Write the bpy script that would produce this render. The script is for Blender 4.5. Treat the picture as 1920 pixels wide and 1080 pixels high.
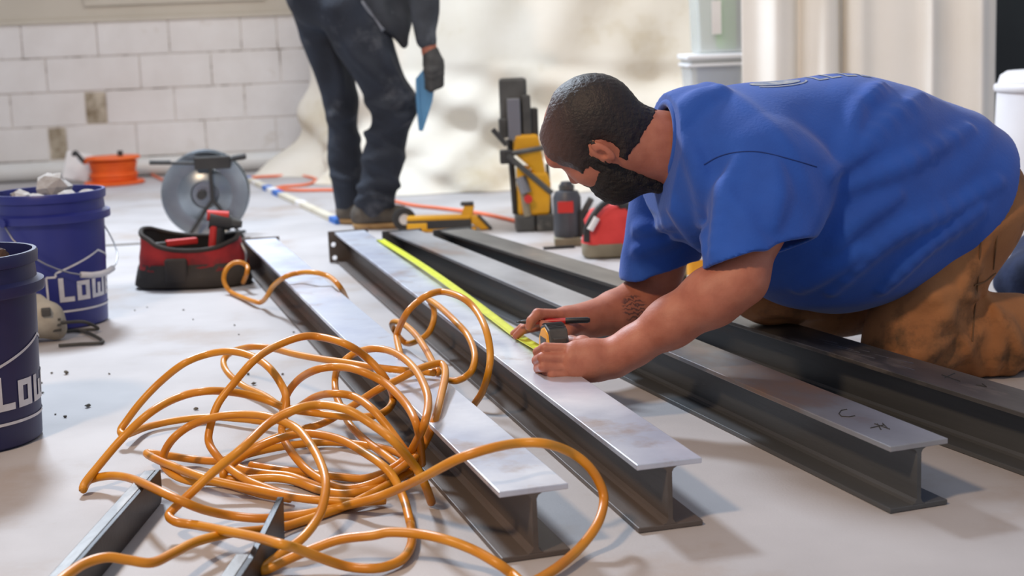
import bpy, math, random
import numpy as np
from mathutils import Vector, Matrix
from mathutils.bvhtree import BVHTree

random.seed(4); np.random.seed(4)
for o in list(bpy.data.objects): bpy.data.objects.remove(o)
SC = bpy.context.scene
COL = SC.collection
PI = math.pi

# ------------------------------------------------------------------ camera
FPX, TH, RO, CH = 2746.346, math.radians(9.68023), math.radians(2.23005), .733793
_c, _s, _cr, _sr = math.cos(TH), math.sin(TH), math.cos(RO), math.sin(RO)
_R = np.array([1, 0, 0.]); _D = np.array([0, -_s, -_c]); _F = np.array([0, _c, -_s])
R2 = _cr*_R+_sr*_D; D2 = -_sr*_R+_cr*_D; CC = np.array([0, 0, CH])
def ray(x, y): return _F+(x-960)/FPX*R2+(y-540)/FPX*D2
def G(x, y, z=0.):                      # photo pixel -> point on the level plane z
    d = ray(x, y); return CC+d*((z-CH)/d[2])
def U(x, y, Y):                         # photo pixel -> point at distance Y from the camera's wall
    d = ray(x, y); return CC+d*(Y/d[1])
cam_d = bpy.data.cameras.new('camera'); cam = bpy.data.objects.new('camera', cam_d); COL.objects.link(cam)
cam_d.sensor_width = 36; cam_d.lens = FPX/1920*36; cam_d.clip_start = .05; cam_d.clip_end = 100
M = Matrix.Identity(4)
for i in range(3):
    M[i][0] = R2[i]; M[i][1] = -D2[i]; M[i][2] = -_F[i]; M[i][3] = CC[i]
cam.matrix_world = M
cam_d.dof.use_dof = True; cam_d.dof.focus_distance = 2.62; cam_d.dof.aperture_fstop = 4.5
SC.camera = cam

# ------------------------------------------------------------------ light
W = bpy.data.worlds.new('world'); SC.world = W; W.use_nodes = True
W.node_tree.nodes['Background'].inputs[0].default_value = (.80, .86, 1, 1)
W.node_tree.nodes['Background'].inputs[1].default_value = .43
def area(name, loc, target, size, power, col, sy=None):
    l = bpy.data.lights.new(name, 'AREA'); l.size = size; l.energy = power; l.color = col
    if sy: l.shape = 'RECTANGLE'; l.size_y = sy
    o = bpy.data.objects.new(name, l); COL.objects.link(o); o.location = loc
    o.rotation_euler = (Vector(target)-Vector(loc)).to_track_quat('-Z', 'Y').to_euler()
    return o
area('daylight_lamp', (-1.9, 6.3, 3.5), (.3, 2.6, 0), .6, 250, (.76, .87, 1))
area('cloth_fill_light', (.2, 4.9, 3.3), (.2, 7.6, .9), 3.0, 56, (1, .97, .92), .8)  # added fill that brightens the hanging cloth, not a known ceiling panel
area('work_lamp', (-1.8, .1, 3.3), (.3, 2.8, 0), .35, 100, (1, .70, .44))
SC.view_settings.view_transform = 'Standard'; SC.view_settings.look = 'None'
SC.view_settings.exposure = 0.08; SC.view_settings.gamma = 1; SC.view_settings.use_curve_mapping = False

# ------------------------------------------------------------------ materials
def lin(c): return tuple(((v/255)/12.92 if v/255 <= .04045 else ((v/255+.055)/1.055)**2.4) for v in c)
def mat(name, c1, c2=None, scale=6, rough=.6, metal=0, bump=0, bscale=60, c3=None, s3=2, t3=(.55, .7), trans=0, alpha=None,
        emit=0, sheen=0, stretch=None, rvar=0, spec=None, sss=0, detail=6):
    m = bpy.data.materials.new(name); m.use_nodes = True; n = m.node_tree.nodes; L = m.node_tree.links
    b = n['Principled BSDF']; c1 = lin(c1)
    b.inputs['Roughness'].default_value = rough; b.inputs['Metallic'].default_value = metal
    b.inputs['Base Color'].default_value = (*c1, 1)
    if spec is not None: b.inputs['Specular IOR Level'].default_value = spec
    if trans: b.inputs['Transmission Weight'].default_value = trans
    if sheen: b.inputs['Sheen Weight'].default_value = sheen
    if sss: b.inputs['Subsurface Weight'].default_value = sss; b.inputs['Subsurface Radius'].default_value = (.012, .005, .003); b.inputs['Subsurface Scale'].default_value = 1
    if alpha is not None: b.inputs['Alpha'].default_value = alpha
    if emit: b.inputs['Emission Color'].default_value = (*c1, 1); b.inputs['Emission Strength'].default_value = emit
    tc = n.new('ShaderNodeTexCoord'); mp = n.new('ShaderNodeMapping'); L.new(tc.outputs['Object'], mp.inputs[0])
    if stretch: mp.inputs['Scale'].default_value = stretch
    col = None
    if c2 is not None:
        ns = n.new('ShaderNodeTexNoise'); ns.inputs['Scale'].default_value = scale; ns.inputs['Detail'].default_value = detail; L.new(mp.outputs[0], ns.inputs[0])
        rp = n.new('ShaderNodeMapRange'); rp.inputs[1].default_value = .35; rp.inputs[2].default_value = .65; L.new(ns.outputs[0], rp.inputs[0])
        mx = n.new('ShaderNodeMix'); mx.data_type = 'RGBA'; mx.inputs[6].default_value = (*c1, 1); mx.inputs[7].default_value = (*lin(c2), 1)
        L.new(rp.outputs[0], mx.inputs[0]); col = mx.outputs[2]
        if rvar:
            rr = n.new('ShaderNodeMapRange'); rr.inputs[3].default_value = rough-rvar; rr.inputs[4].default_value = rough+rvar; L.new(ns.outputs[0], rr.inputs[0]); L.new(rr.outputs[0], b.inputs['Roughness'])
    if c3 is not None:
        n3 = n.new('ShaderNodeTexNoise'); n3.inputs['Scale'].default_value = s3; n3.inputs['Detail'].default_value = 7; n3.inputs['Roughness'].default_value = .65; L.new(mp.outputs[0], n3.inputs[0])
        r3 = n.new('ShaderNodeMapRange'); r3.inputs[1].default_value = t3[0]; r3.inputs[2].default_value = t3[1]; L.new(n3.outputs[0], r3.inputs[0])
        m3 = n.new('ShaderNodeMix'); m3.data_type = 'RGBA'; m3.inputs[7].default_value = (*lin(c3), 1)
        if col: L.new(col, m3.inputs[6])
        else: m3.inputs[6].default_value = (*c1, 1)
        L.new(r3.outputs[0], m3.inputs[0]); col = m3.outputs[2]
    if col: L.new(col, b.inputs['Base Color'])
    if bump:
        nb = n.new('ShaderNodeTexNoise'); nb.inputs['Scale'].default_value = bscale; nb.inputs['Detail'].default_value = 4; L.new(mp.outputs[0], nb.inputs[0])
        bp = n.new('ShaderNodeBump'); bp.inputs['Strength'].default_value = bump; bp.inputs['Distance'].default_value = .004; L.new(nb.outputs[0], bp.inputs['Height']); L.new(bp.outputs[0], b.inputs['Normal'])
    m['bsdf_col'] = 0
    return m
MT = {}
MT['floor'] = mat('concrete_floor', (182, 178, 178), (168, 164, 164), 3, .62, 0, .10, 220, (160, 138, 120), 1.5, (.53, .76), rvar=.1)
MT['joint'] = mat('joint_dark', (110, 104, 98), rough=.9)
MT['block'] = mat('painted_block', (236, 233, 231), (228, 224, 221), 5, .75, 0, .35, 40, (196, 184, 168), 3, (.62, .8))
MT['mortar'] = mat('painted_mortar', (232, 228, 224), (214, 206, 196), 9, .9, 0, .5, 60, (128, 112, 92), 5, (.53, .62))
MT['patch'] = mat('rough_mortar', (206, 196, 178), (128, 112, 88), 9, .95, 0, .9, 50)
MT['beige'] = mat('beige_paint', (206, 198, 184), (198, 190, 175), 2, .6)
MT['pipe'] = mat('white_pipe', (226, 226, 224), (214, 212, 206), 4, .4)
MT['daylight'] = mat('daylight_pane', (225, 236, 255), emit=3)
MT['canvas'] = mat('canvas_cloth', (228, 221, 208), (217, 208, 191), 2.2, .9, 0, .25, 30, (196, 180, 150), 2.2, (.55, .78))
MT['curtain'] = mat('curtain_cloth', (238, 234, 227), (231, 225, 215), 2, .9, 0, .12, 60)
MT['blackwall'] = mat('charcoal_wall', (52, 56, 57), (45, 48, 50), 3, .8)
MT['steel_top'] = mat('lit_steel_flange', (226, 231, 242), (176, 180, 194), 5, .36, .55, .05, 90, (158, 136, 124), 6, (.56, .74), rvar=.16)  # bluish reflected light put into the top's base colour; brown mottling is stain
MT['steel_side'] = mat('dark_mill_steel', (98, 88, 82), (76, 70, 66), 5, .5, .12, .08, 120, (138, 98, 80), 2.6, (.54, .76), stretch=(1, .25, 3))
MT['steel_dark'] = mat('black_mill_steel', (86, 88, 90), (66, 68, 70), 6, .45, .15, .08, 120, (128, 84, 58), 2.2, (.58, .78), stretch=(1, .22, 3))
MT['steel_darktop'] = mat('lit_mill_flange', (172, 173, 178), (122, 121, 124), 4, .38, .55, .06, 110, (142, 116, 100), 4, (.52, .7), stretch=(1, .5, 1), rvar=.1)  # top painted lighter than its web to carry the reflected light
MT['steel_black_top'] = mat('scratched_black_flange', (118, 115, 112), (76, 74, 73), 6, .38, .5, .08, 110, (150, 140, 132), 7, (.58, .74), stretch=(1, .3, 1), rvar=.14)
MT['bar'] = mat('dark_bar_steel', (66, 66, 68), (44, 44, 46), 8, .42, .7, .08, 120, (120, 120, 126), 5, (.62, .8))
MT['mark'] = mat('marker_line', (38, 36, 36), rough=.8)
MT['cord'] = mat('orange_cord', (216, 146, 30), (200, 124, 18), 9, .38, 0, .05, 90)
MT['cordfar'] = mat('floor_cord', (236, 120, 78), rough=.5)
MT['tape_blade'] = mat('yellow_blade', (214, 222, 42), (200, 206, 50), 30, .35)
MT['tape_y'] = mat('tool_yellow', (236, 166, 40), rough=.45)
MT['rub'] = mat('grey_rubber', (84, 84, 82), (70, 70, 68), 30, .6)
MT['rubd'] = mat('dark_rubber', (42, 42, 43), (56, 55, 54), 12, .6)
MT['pen_red'] = mat('pen_red', (186, 38, 44), rough=.35)
MT['pen_black'] = mat('pen_black', (28, 30, 34), rough=.4)
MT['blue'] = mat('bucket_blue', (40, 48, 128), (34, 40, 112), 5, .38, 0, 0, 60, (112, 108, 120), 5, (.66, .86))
MT['blueshade'] = mat('bucket_blue_shaded', (30, 34, 84), (26, 30, 72), 5, .42, 0, 0, 60, (84, 76, 78), 5, (.66, .86))  # darker copy of the bucket blue, shade on the near side put into colour
MT['white'] = mat('white_print', (214, 214, 218), (190, 190, 196), 20, .5)
MT['wire'] = mat('galv_wire', (150, 150, 152), rough=.35, metal=.8)
MT['rubble_g'] = mat('grey_rubble', (186, 182, 178), (160, 155, 150), 12, .95, 0, .7, 60)
MT['rubble_b'] = mat('brown_rubble', (96, 74, 62), (66, 50, 44), 14, .95, 0, .8, 60)
MT['crumb'] = mat('grey_crumb', (104, 100, 92), (82, 78, 70), 40, .95)
MT['dusty'] = mat('dusty_plastic', (176, 168, 152), (140, 132, 118), 14, .8)
MT['dustyblk'] = mat('dusty_black', (72, 70, 66), (50, 49, 47), 14, .7, c3=(140, 134, 122), s3=9, t3=(.58, .8))
MT['bagred'] = mat('bag_red', (164, 36, 38), (120, 26, 30), 12, .8, 0, .6, 30, (60, 34, 34), 9, (.55, .7))
MT['bagblk'] = mat('bag_black', (46, 42, 40), (62, 56, 50), 9, .85, 0, .4, 60)
MT['bagin'] = mat('bag_lining', (30, 28, 28), rough=.95)
MT['red'] = mat('tool_red', (206, 52, 44), (188, 40, 36), 9, .5)
MT['galv'] = mat('galvanised_disc', (158, 166, 172), (130, 138, 146), 7, .3, .8, .05, 60, rvar=.1)
MT['orange'] = mat('safety_orange', (240, 106, 26), (226, 90, 16), 9, .55)
MT['paper'] = mat('white_card', (238, 236, 234), (226, 222, 220), 6, .8)
MT['wood'] = mat('pale_strip', (214, 206, 188), (200, 190, 168), 12, .6, stretch=(1, .1, 1))
MT['bluetape'] = mat('blue_tape', (40, 106, 190), rough=.6)
MT['yel'] = mat('machine_yellow', (236, 176, 26), (214, 152, 14), 6, .5, 0, 0, 60, (150, 120, 70), 6, (.62, .8))
MT['dgrey'] = mat('machine_grey', (92, 92, 90), (66, 66, 64), 8, .55, .2, .2, 60, (150, 146, 138), 5, (.6, .8))
MT['jack'] = mat('jack_grey', (84, 86, 92), (60, 62, 66), 9, .45, .3, 0, 60, (128, 124, 120), 7, (.58, .8))
MT['redbag'] = mat('pale_red_fabric', (222, 66, 62), (200, 50, 50), 9, .75, 0, .4, 40)
MT['tan'] = mat('tan_base', (150, 142, 122), (126, 118, 98), 9, .85)
MT['clear'] = mat('clear_plastic', (222, 228, 230), rough=.25, alpha=.42)
MT['lid'] = mat('white_lid', (236, 238, 242), rough=.4)
MT['green'] = mat('green_plastic', (132, 196, 52), (120, 184, 44), 5, .5)
MT['whitebin'] = mat('white_drum_plastic', (226, 226, 230), (214, 214, 220), 3, .5)
MT['navy'] = mat('navy_cloth', (38, 50, 84), (26, 34, 58), 12, .9, 0, .4, 60)
MT['khaki'] = mat('pale_glove', (206, 196, 140), (176, 164, 112), 14, .85)
MT['boot'] = mat('boot_leather', (92, 84, 74), (66, 62, 58), 16, .8, 0, .4, 60)
MT['sole'] = mat('boot_sole', (176, 142, 94), (150, 118, 78), 16, .8)
MT['jeans'] = mat('dark_jeans', (40, 47, 60), (29, 34, 44), 7, .85, 0, .5, 90, (98, 100, 106), 4.5, (.54, .78))
MT['jacket'] = mat('grey_jacket', (74, 79, 87), (56, 60, 66), 9, .85, 0, .4, 60, (116, 122, 130), 6, (.55, .75))
MT['jtrim'] = mat('jacket_hem_grey', (142, 148, 158), (108, 114, 124), 20, .85)
MT['glove'] = mat('grey_glove', (74, 74, 74), (58, 58, 58), 20, .85)
MT['bluetool'] = mat('light_blue_plastic', (96, 152, 192), (80, 134, 176), 8, .4)
MT['shirt'] = mat('blue_tshirt', (31, 84, 178), (27, 76, 166), 10, .85, 0, .18, 160, sheen=.15)
MT['shirtin'] = mat('dark_undershirt', (24, 26, 34), rough=.9)
MT['print'] = mat('silver_print', (176, 178, 178), (120, 136, 166), 60, .6)
MT['pants'] = mat('brown_work_trousers', (166, 112, 68), (144, 94, 55), 7, .85, 0, .35, 90, (78, 56, 34), 8.5, (.52, .70))
MT['seam'] = mat('trouser_seam', (104, 74, 46), rough=.9)
MT['hair'] = mat('short_dark_hair', (40, 30, 28), (27, 21, 20), 60, .55, 0, .5, 260)
MT['beard'] = mat('dark_beard', (28, 22, 20), (18, 15, 14), 90, .7, 0, .8, 300)
MT['seamb'] = mat('blue_seam', (22, 52, 118), rough=.9)
MT['eye'] = mat('eye', (226, 220, 214), rough=.2)
MT['iris'] = mat('iris', (40, 26, 20), rough=.2)
MT['nail'] = mat('fingernail', (206, 150, 130), rough=.35)
def skin_mat():
    m = mat('skin', (184, 118, 94), (166, 99, 77), 26, .54, 0, .12, 240, (190, 118, 96), 9, (.5, .8), sss=.12)
    n = m.node_tree.nodes; L = m.node_tree.links; b = n['Principled BSDF']
    src = b.inputs['Base Color'].links[0].from_socket
    tc = n.new('ShaderNodeTexCoord'); tp = U(1188, 578, 3.07)-np.array([.72, 3.02, 0])     # tattoo on the inner right forearm
    vm = n.new('ShaderNodeVectorMath'); vm.operation = 'DISTANCE'; vm.inputs[1].default_value = tuple(tp); L.new(tc.outputs['Object'], vm.inputs[0])
    r = n.new('ShaderNodeMapRange'); r.inputs[1].default_value = .034; r.inputs[2].default_value = .026; L.new(vm.outputs['Value'], r.inputs[0])
    w = n.new('ShaderNodeTexWave'); w.wave_type = 'RINGS'; w.inputs['Scale'].default_value = 34; w.inputs['Distortion'].default_value = 9; w.inputs['Detail Scale'].default_value = 2; L.new(tc.outputs['Object'], w.inputs[0])
    r2 = n.new('ShaderNodeMapRange'); r2.inputs[1].default_value = .55; r2.inputs[2].default_value = .8; r2.inputs[4].default_value = .75; L.new(w.outputs['Fac'], r2.inputs[0])
    mu = n.new('ShaderNodeMath'); mu.operation = 'MULTIPLY'; L.new(r.outputs[0], mu.inputs[0]); L.new(r2.outputs[0], mu.inputs[1])
    mx = n.new('ShaderNodeMix'); mx.data_type = 'RGBA'; mx.inputs[7].default_value = (*lin((70, 58, 62)), 1); L.new(mu.outputs[0], mx.inputs[0]); L.new(src, mx.inputs[6]); L.new(mx.outputs[2], b.inputs['Base Color'])
    return m
MT['skin'] = skin_mat()

# ------------------------------------------------------------------ helpers
def tag(o, label=None, cat=None, group=None, kind=None):
    if label: o['label'] = label
    if cat: o['category'] = cat
    if group: o['group'] = group
    if kind: o['kind'] = kind
    return o
def empty(name, loc=(0, 0, 0), rz=0, label=None, cat=None, group=None):
    o = bpy.data.objects.new(name, None); o.empty_display_size = .05; COL.objects.link(o)
    o.location = tuple(float(v) for v in loc); o.rotation_euler = (0, 0, rz); return tag(o, label, cat, group)
def link(name, me, m, parent=None, smooth=False):
    if isinstance(m, str): m = MT[m]
    me.materials.append(m)
    o = bpy.data.objects.new(name, me); COL.objects.link(o)
    if parent: o.parent = parent
    if smooth: me.polygons.foreach_set('use_smooth', [True]*len(me.polygons))
    return o
class MB:
    def __init__(s): s.v = []; s.f = []
    def add(s, vs, fs):
        k = len(s.v); s.v += [tuple(float(q) for q in p) for p in vs]; s.f += [tuple(i+k for i in f) for f in fs]; return s
    def box(s, x0, x1, y0, y1, z0, z1, rot=None, at=None):
        vs = [Vector(p) for p in ((x0,y0,z0),(x1,y0,z0),(x1,y1,z0),(x0,y1,z0),(x0,y0,z1),(x1,y0,z1),(x1,y1,z1),(x0,y1,z1))]
        if rot: vs = [rot @ p for p in vs]
        if at is not None: vs = [p+Vector(at) for p in vs]
        return s.add(vs, [(0,3,2,1),(4,5,6,7),(0,1,5,4),(1,2,6,5),(2,3,7,6),(3,0,4,7)])
    def prism(s, poly, axis, a, b):     # polygon in the two other axes, swept along axis
        n = len(poly); vs = []
        for t in (a, b):
            for p, q in poly: vs.append({'x': (t, p, q), 'y': (p, t, q), 'z': (p, q, t)}[axis])
        fs = [tuple(range(n)), tuple(range(2*n-1, n-1, -1))]+[(i, i+n, (i+1) % n+n, (i+1) % n) for i in range(n)]
        return s.add(vs, fs)
    def lathe(s, prof, seg=32, at=(0,0,0), rot=None, sx=1, sy=1):
        vs = []; n = len(prof)
        for k in range(seg):
            a = 2*PI*k/seg
            for r, z in prof:
                p = Vector((r*math.cos(a)*sx, r*math.sin(a)*sy, z))
                if rot: p = rot @ p
                vs.append(p+Vector(at))
        fs = []
        for k in range(seg):
            k2 = (k+1) % seg
            for i in range(n-1): fs.append((k*n+i, k2*n+i, k2*n+i+1, k*n+i+1))
        return s.add(vs, fs)
    def tube(s, pts, r, seg=8, cap=True, closed=False):
        P = [Vector([float(q) for q in p]) for p in pts]; n = len(P); rs = r if isinstance(r, (list, tuple)) else [r]*n
        vs = []; up = None
        for i in range(n):
            if closed: t = P[(i+1) % n]-P[i-1]
            else: t = P[min(i+1, n-1)]-P[max(i-1, 0)]
            t.normalize()
            if up is None:
                up = Vector((0, 0, 1)) if abs(t.z) < .9 else Vector((1, 0, 0))
            up = (up-t*up.dot(t)); up.normalize(); w = t.cross(up)
            for k in range(seg):
                a = 2*PI*k/seg; vs.append(P[i]+(up*math.cos(a)+w*math.sin(a))*rs[i])
        fs = []
        for i in range(n if closed else n-1):
            j = (i+1) % n
            for k in range(seg): fs.append((i*seg+k, i*seg+(k+1) % seg, j*seg+(k+1) % seg, j*seg+k))
        if cap and not closed: fs += [tuple(range(seg-1, -1, -1)), tuple((n-1)*seg+k for k in range(seg))]
        return s.add(vs, fs)
    def mesh(s, name):
        me = bpy.data.meshes.new(name); me.from_pydata(s.v, [], s.f); me.validate(); me.update(); return me
    def build(s, name, m, parent=None, smooth=False, bevel=0, auto=None):
        import bmesh
        me = s.mesh(name); bm = bmesh.new(); bm.from_mesh(me); bmesh.ops.recalc_face_normals(bm, faces=bm.faces)
        if bevel:
            ed = [e for e in bm.edges if len(e.link_faces) == 2 and e.calc_face_angle(0) > .5]
            bmesh.ops.bevel(bm, geom=ed, offset=bevel, segments=2, affect='EDGES', profile=.5)
        if auto:
            for fc in bm.faces: fc.smooth = True
            for e in bm.edges:
                if len(e.link_faces) == 2 and e.calc_face_angle(0) > auto: e.smooth = False
        bm.to_mesh(me); bm.free()
        return link(name, me, m, parent, smooth)
def spline(pts, sub=8):                 # Catmull-Rom through points of any dimension
    P = np.array(pts, float); out = []
    Q = np.vstack([2*P[0]-P[1], P, 2*P[-1]-P[-2]])
    for i in range(1, len(Q)-2):
        p0, p1, p2, p3 = Q[i-1], Q[i], Q[i+1], Q[i+2]
        for k in range(sub):
            t = k/sub
            out.append(.5*((2*p1)+(p2-p0)*t+(2*p0-5*p1+4*p2-p3)*t*t+(3*p1-p0-3*p2+p3)*t**3))
    out.append(P[-1]); return np.array(out)
def Rz(a): return Matrix.Rotation(a, 3, 'Z')

# ---- smooth blended solids, meshed with surface nets
f32 = np.float32
class Blend:
    def __init__(s): s.p = []; s.post = None
    def cap(s, a, b, r1, r2=None, k=.02):
        s.p.append(('c', np.array(a, f32), np.array(b, f32), r1, r1 if r2 is None else r2, k)); return s
    def chain(s, pts, rs, k=.02):
        for i in range(len(pts)-1): s.cap(pts[i], pts[i+1], rs[i], rs[i+1], k)
        return s
    def ell(s, c, rad, ax=None, k=.03):
        s.p.append(('e', np.array(c, f32), np.array(np.eye(3) if ax is None else ax, f32), np.array(rad, f32), 0, k)); return s
    def d1(s, i, P):
        t = s.p[i]
        if t[0] == 'c':
            a, b = t[1], t[2]; ba = b-a; q = P-a; h = np.clip(q@ba/max(float(ba@ba), 1e-9), 0, 1)
            return np.sqrt(((q-h[:, None]*ba)**2).sum(1))-(t[3]+(t[4]-t[3])*h)
        q = (P-t[1])@t[2].T; k0 = np.sqrt(((q/t[3])**2).sum(1)); k1 = np.sqrt(((q/(t[3]**2))**2).sum(1))
        return k0*(k0-1)/np.maximum(k1, 1e-6)
    def ev(s, P, sel=None):
        d = None
        for i in (range(len(s.p)) if sel is None else sel):
            e = s.d1(i, P); k = s.p[i][5]
            if d is None: d = e
            else:
                h = np.maximum(k-np.abs(d-e), 0)/k; d = np.minimum(d, e)-h*h*k*.25
        if d is None: return np.full(len(P), 1., f32)
        return d
class Shape:                            # several blends joined, then an optional post function
    def __init__(s, blends, k=.02, post=None): s.b = blends; s.k = k; s.post = post
    def ev(s, P, sels=None):
        d = None
        for j, b in enumerate(s.b):
            e = b.ev(P, None if sels is None else sels[j])
            if b.post: e = b.post(P, e)
            if d is None: d = e
            elif s.k > 0:
                k = getattr(b, 'kk', s.k); h = np.maximum(k-np.abs(d-e), 0)/k; d = np.minimum(d, e)-h*h*k*.25
            else: d = np.minimum(d, e)
        if s.post: d = s.post(P, d)
        return d
def nets(shape, lo, hi, vox, margin=.02):
    lo = np.array(lo, float); N = 16; bs = N*vox
    nb = np.ceil((np.array(hi)-lo)/bs).astype(int); tot = nb*N
    bi = np.stack(np.meshgrid(*[np.arange(n) for n in nb], indexing='ij'), -1).reshape(-1, 3)
    ctr = (lo+(bi+.5)*bs).astype(f32); half = bs*.87
    dc = shape.ev(ctr); act = np.abs(dc) < half+margin
    bi = bi[act]; ctr = ctr[act]
    DD = [np.stack([b.d1(i, ctr) for i in range(len(b.p))]) for b in shape.b]
    g = np.stack(np.meshgrid(*[np.arange(N+1)]*3, indexing='ij'), -1).reshape(-1, 3)
    cid = []; cv = []; ed = []
    S1, S0 = int(tot[2]), int(tot[1]*tot[2])
    for b in range(len(bi)):
        base = bi[b]*N
        P = (lo+(base+g)*vox).astype(f32)
        sels = []
        for j, D in enumerate(DD):
            col = D[:, b]; sels.append(np.nonzero(col < col.min()+2*half+.05)[0])
        V = shape.ev(P, sels).reshape(N+1, N+1, N+1)
        ins = V < 0
        if ins.all() or not ins.any(): continue
        cnt = np.zeros((N, N, N), f32); pos = np.zeros((N, N, N, 3), f32)
        ii = np.stack(np.meshgrid(*[np.arange(N)]*3, indexing='ij'), -1).astype(f32)
        for ax in range(3):
            o1, o2 = [a for a in range(3) if a != ax]
            for u in (0, 1):
                for w in (0, 1):
                    sa = [slice(0, N)]*3; sa[o1] = slice(u, N+u); sa[o2] = slice(w, N+w)
                    sb = list(sa); sb[ax] = slice(1, N+1)
                    A, B = V[tuple(sa)], V[tuple(sb)]; ch = (A < 0) != (B < 0)
                    t = np.where(ch, A/np.where(ch, A-B, 1), 0)
                    off = np.zeros(3, f32); off[o1] = u; off[o2] = w
                    pp = ii+off; pp[..., ax] += t
                    cnt += ch; pos += pp*ch[..., None]
        m = cnt > 0; q = np.argwhere(m)+base
        cid.append(q[:, 0]*S0+q[:, 1]*S1+q[:, 2]); cv.append(lo+(base+pos[m]/cnt[m][:, None])*vox)
        for ax in range(3):
            sb = [slice(0, N)]*3; sb[ax] = slice(1, N+1)
            A = ins[:N, :N, :N]; B = ins[tuple(sb)]
            q = np.argwhere(A != B)
            if len(q): ed.append(np.column_stack([q+base, np.full(len(q), ax), A[tuple(q.T)]]))
    cid = np.concatenate(cid); cv = np.concatenate(cv); o = np.argsort(cid); cid = cid[o]; cv = cv[o]
    ed = np.concatenate(ed); faces = []
    for ax in range(3):
        e = ed[ed[:, 3] == ax]; o1, o2 = (ax+1) % 3, (ax+2) % 3; st = [S0, S1, 1]
        c0 = e[:, 0]*S0+e[:, 1]*S1+e[:, 2]
        q = np.stack([c0, c0-st[o1], c0-st[o1]-st[o2], c0-st[o2]], 1)
        ok = (e[:, o1] > 0) & (e[:, o2] > 0); q = q[ok]; fl = e[ok][:, 4]
        ix = np.clip(np.searchsorted(cid, q), 0, len(cid)-1); good = (cid[ix] == q).all(1)
        ix = ix[good]; fl = fl[good].astype(bool); ix[~fl] = ix[~fl][:, ::-1]; faces.append(ix)
    return cv, np.concatenate(faces)
def npmesh(name, v, f):
    me = bpy.data.meshes.new(name); me.vertices.add(len(v)); me.vertices.foreach_set('co', np.asarray(v, f32).ravel())
    me.loops.add(f.size); me.loops.foreach_set('vertex_index', f.ravel().astype(np.int32))
    me.polygons.add(len(f)); me.polygons.foreach_set('loop_start', np.arange(0, f.size, f.shape[1], dtype=np.int32))
    me.update(calc_edges=True); me.validate(); return me
def solid(name, shape, lo, hi, vox, m, parent, off=(0, 0, 0)):
    v, f = nets(shape, lo, hi, vox); o = link(name, npmesh(name, v-np.array(off), f), m, parent, True); return o
def vnoise(P, s, seed=0):               # cheap smooth pseudo-noise from sines
    r = np.random.RandomState(seed); d = np.zeros(len(P), f32)
    for i in range(5):
        w = r.normal(size=3); w = w/np.linalg.norm(w)*s*(.6+.8*r.rand()); d += np.sin(P@w.astype(f32)+r.rand()*7)
    return d/5

# ================================================================== the setting
fl = MB().box(-5, 4.5, -1.5, 10.5, -.12, 0).build('floor', 'floor'); tag(fl, kind='structure')
a, b_ = G(-60, 473), G(420, 450)
jt = MB().tube([G(-200, 479, .0005), G(100, 467, .0005), G(262, 458, .0005), G(470, 446, .0005)], .006, 4).build('floor_joint', 'joint', fl)
# block wall at the back
WY, WA = 8.854, .1086
wo = np.array([-2.5, WY, 0]); wd = np.array([math.cos(WA), math.sin(WA), 0]); wn = np.array([-wd[1], wd[0], 0])
def WS(x, y):                           # photo pixel -> distance along the wall
    d = ray(x, y); t = ((wo-CC)@wn)/(d@wn); return float((CC+d*t-wo)@wd)
ZR = [.9242, .7210, .5178, .3146, .1114, 0]
wall = MB().box(-2.6, 4.6, .009, .24, 0, .9242).build('wall_back', 'mortar'); wall.location = wo; wall.rotation_euler = (0, 0, WA); tag(wall, kind='structure')
rowpx = [(76, [40, 182, 317, 452, 520]), (140, [-45, 87, 263, 397, 527]), (204, [20, (160, 200), 328, 460, 588]), (272, [-40, (92, 126), 257, 387, 520])]
def block(s0, s1, z0, z1):
    e = .0028; d = random.uniform(-.004, .002); MB().box(s0+e, s1-e, d, .03, z0+e, z1-e).build('concrete_block', 'block', wall, bevel=.006)
for r, (yy, js) in enumerate(rowpx):
    ed = []
    for j in js: ed.append((WS(j[0], yy), WS(j[1], yy)) if isinstance(j, tuple) else (WS(j, yy),)*2)
    for k in range(3): ed.insert(0, (ed[0][0]-.4064,)*2)
    for k in range(2 if r != 2 else 1): ed.append((ed[-1][1]+.4064,)*2)
    for p, q in zip(ed[:-1], ed[1:]): block(p[1], q[0], ZR[r+1], ZR[r])
    for p in ed:
        if p[0] != p[1]: MB().box(p[0]+.004, p[1]-.004, .003, .03, ZR[r+1]+.01, ZR[r]-.01).build('mortar_patch', 'patch', wall, bevel=.004)
for k in range(9): block(-2.4+k*.41, -1.99+k*.41, 0, .1114)
# header boards, window frame and pane above the blocks
up = MB().box(-2.6, 4.6, .0, .24, .955, 3.6)
s0, s1 = WS(165, 8), WS(492, 4)
up = MB().box(-2.6, s0, 0, .24, .93, 3.6).box(s1, 4.6, 0, .24, .93, 3.6).box(s0, s1, 0, .24, .93, 1.045).box(s0, s1, 0, .24, 2.15, 3.6).build('wall_upper', 'beige'); up.location = wo; up.rotation_euler = (0, 0, WA); tag(up, kind='structure')
tr = MB().box(-2.6, 4.6, -.02, .05, .918, .945).build('trim_1', 'beige', bevel=.005); tr.location = wo; tr.rotation_euler = (0, 0, WA); tag(tr, kind='structure')
wi = empty('window_1', wo, WA); tag(wi, kind='structure')
fr = MB()
fr.box(s0-.02, s1+.02, -.025, .06, 1.015, 1.05).box(s0-.02, s0+.03, -.025, .06, 1.05, 2.15).box(s1-.03, s1+.02, -.025, .06, 1.05, 2.15).box(s0-.02, s1+.02, -.025, .06, 2.13, 2.18)
fr.build('window_frame', 'beige', wi, bevel=.004)
MB().box(s0+.03, s1-.03, .035, .045, 1.085, 2.13).build('pane', 'daylight', wi)
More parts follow.
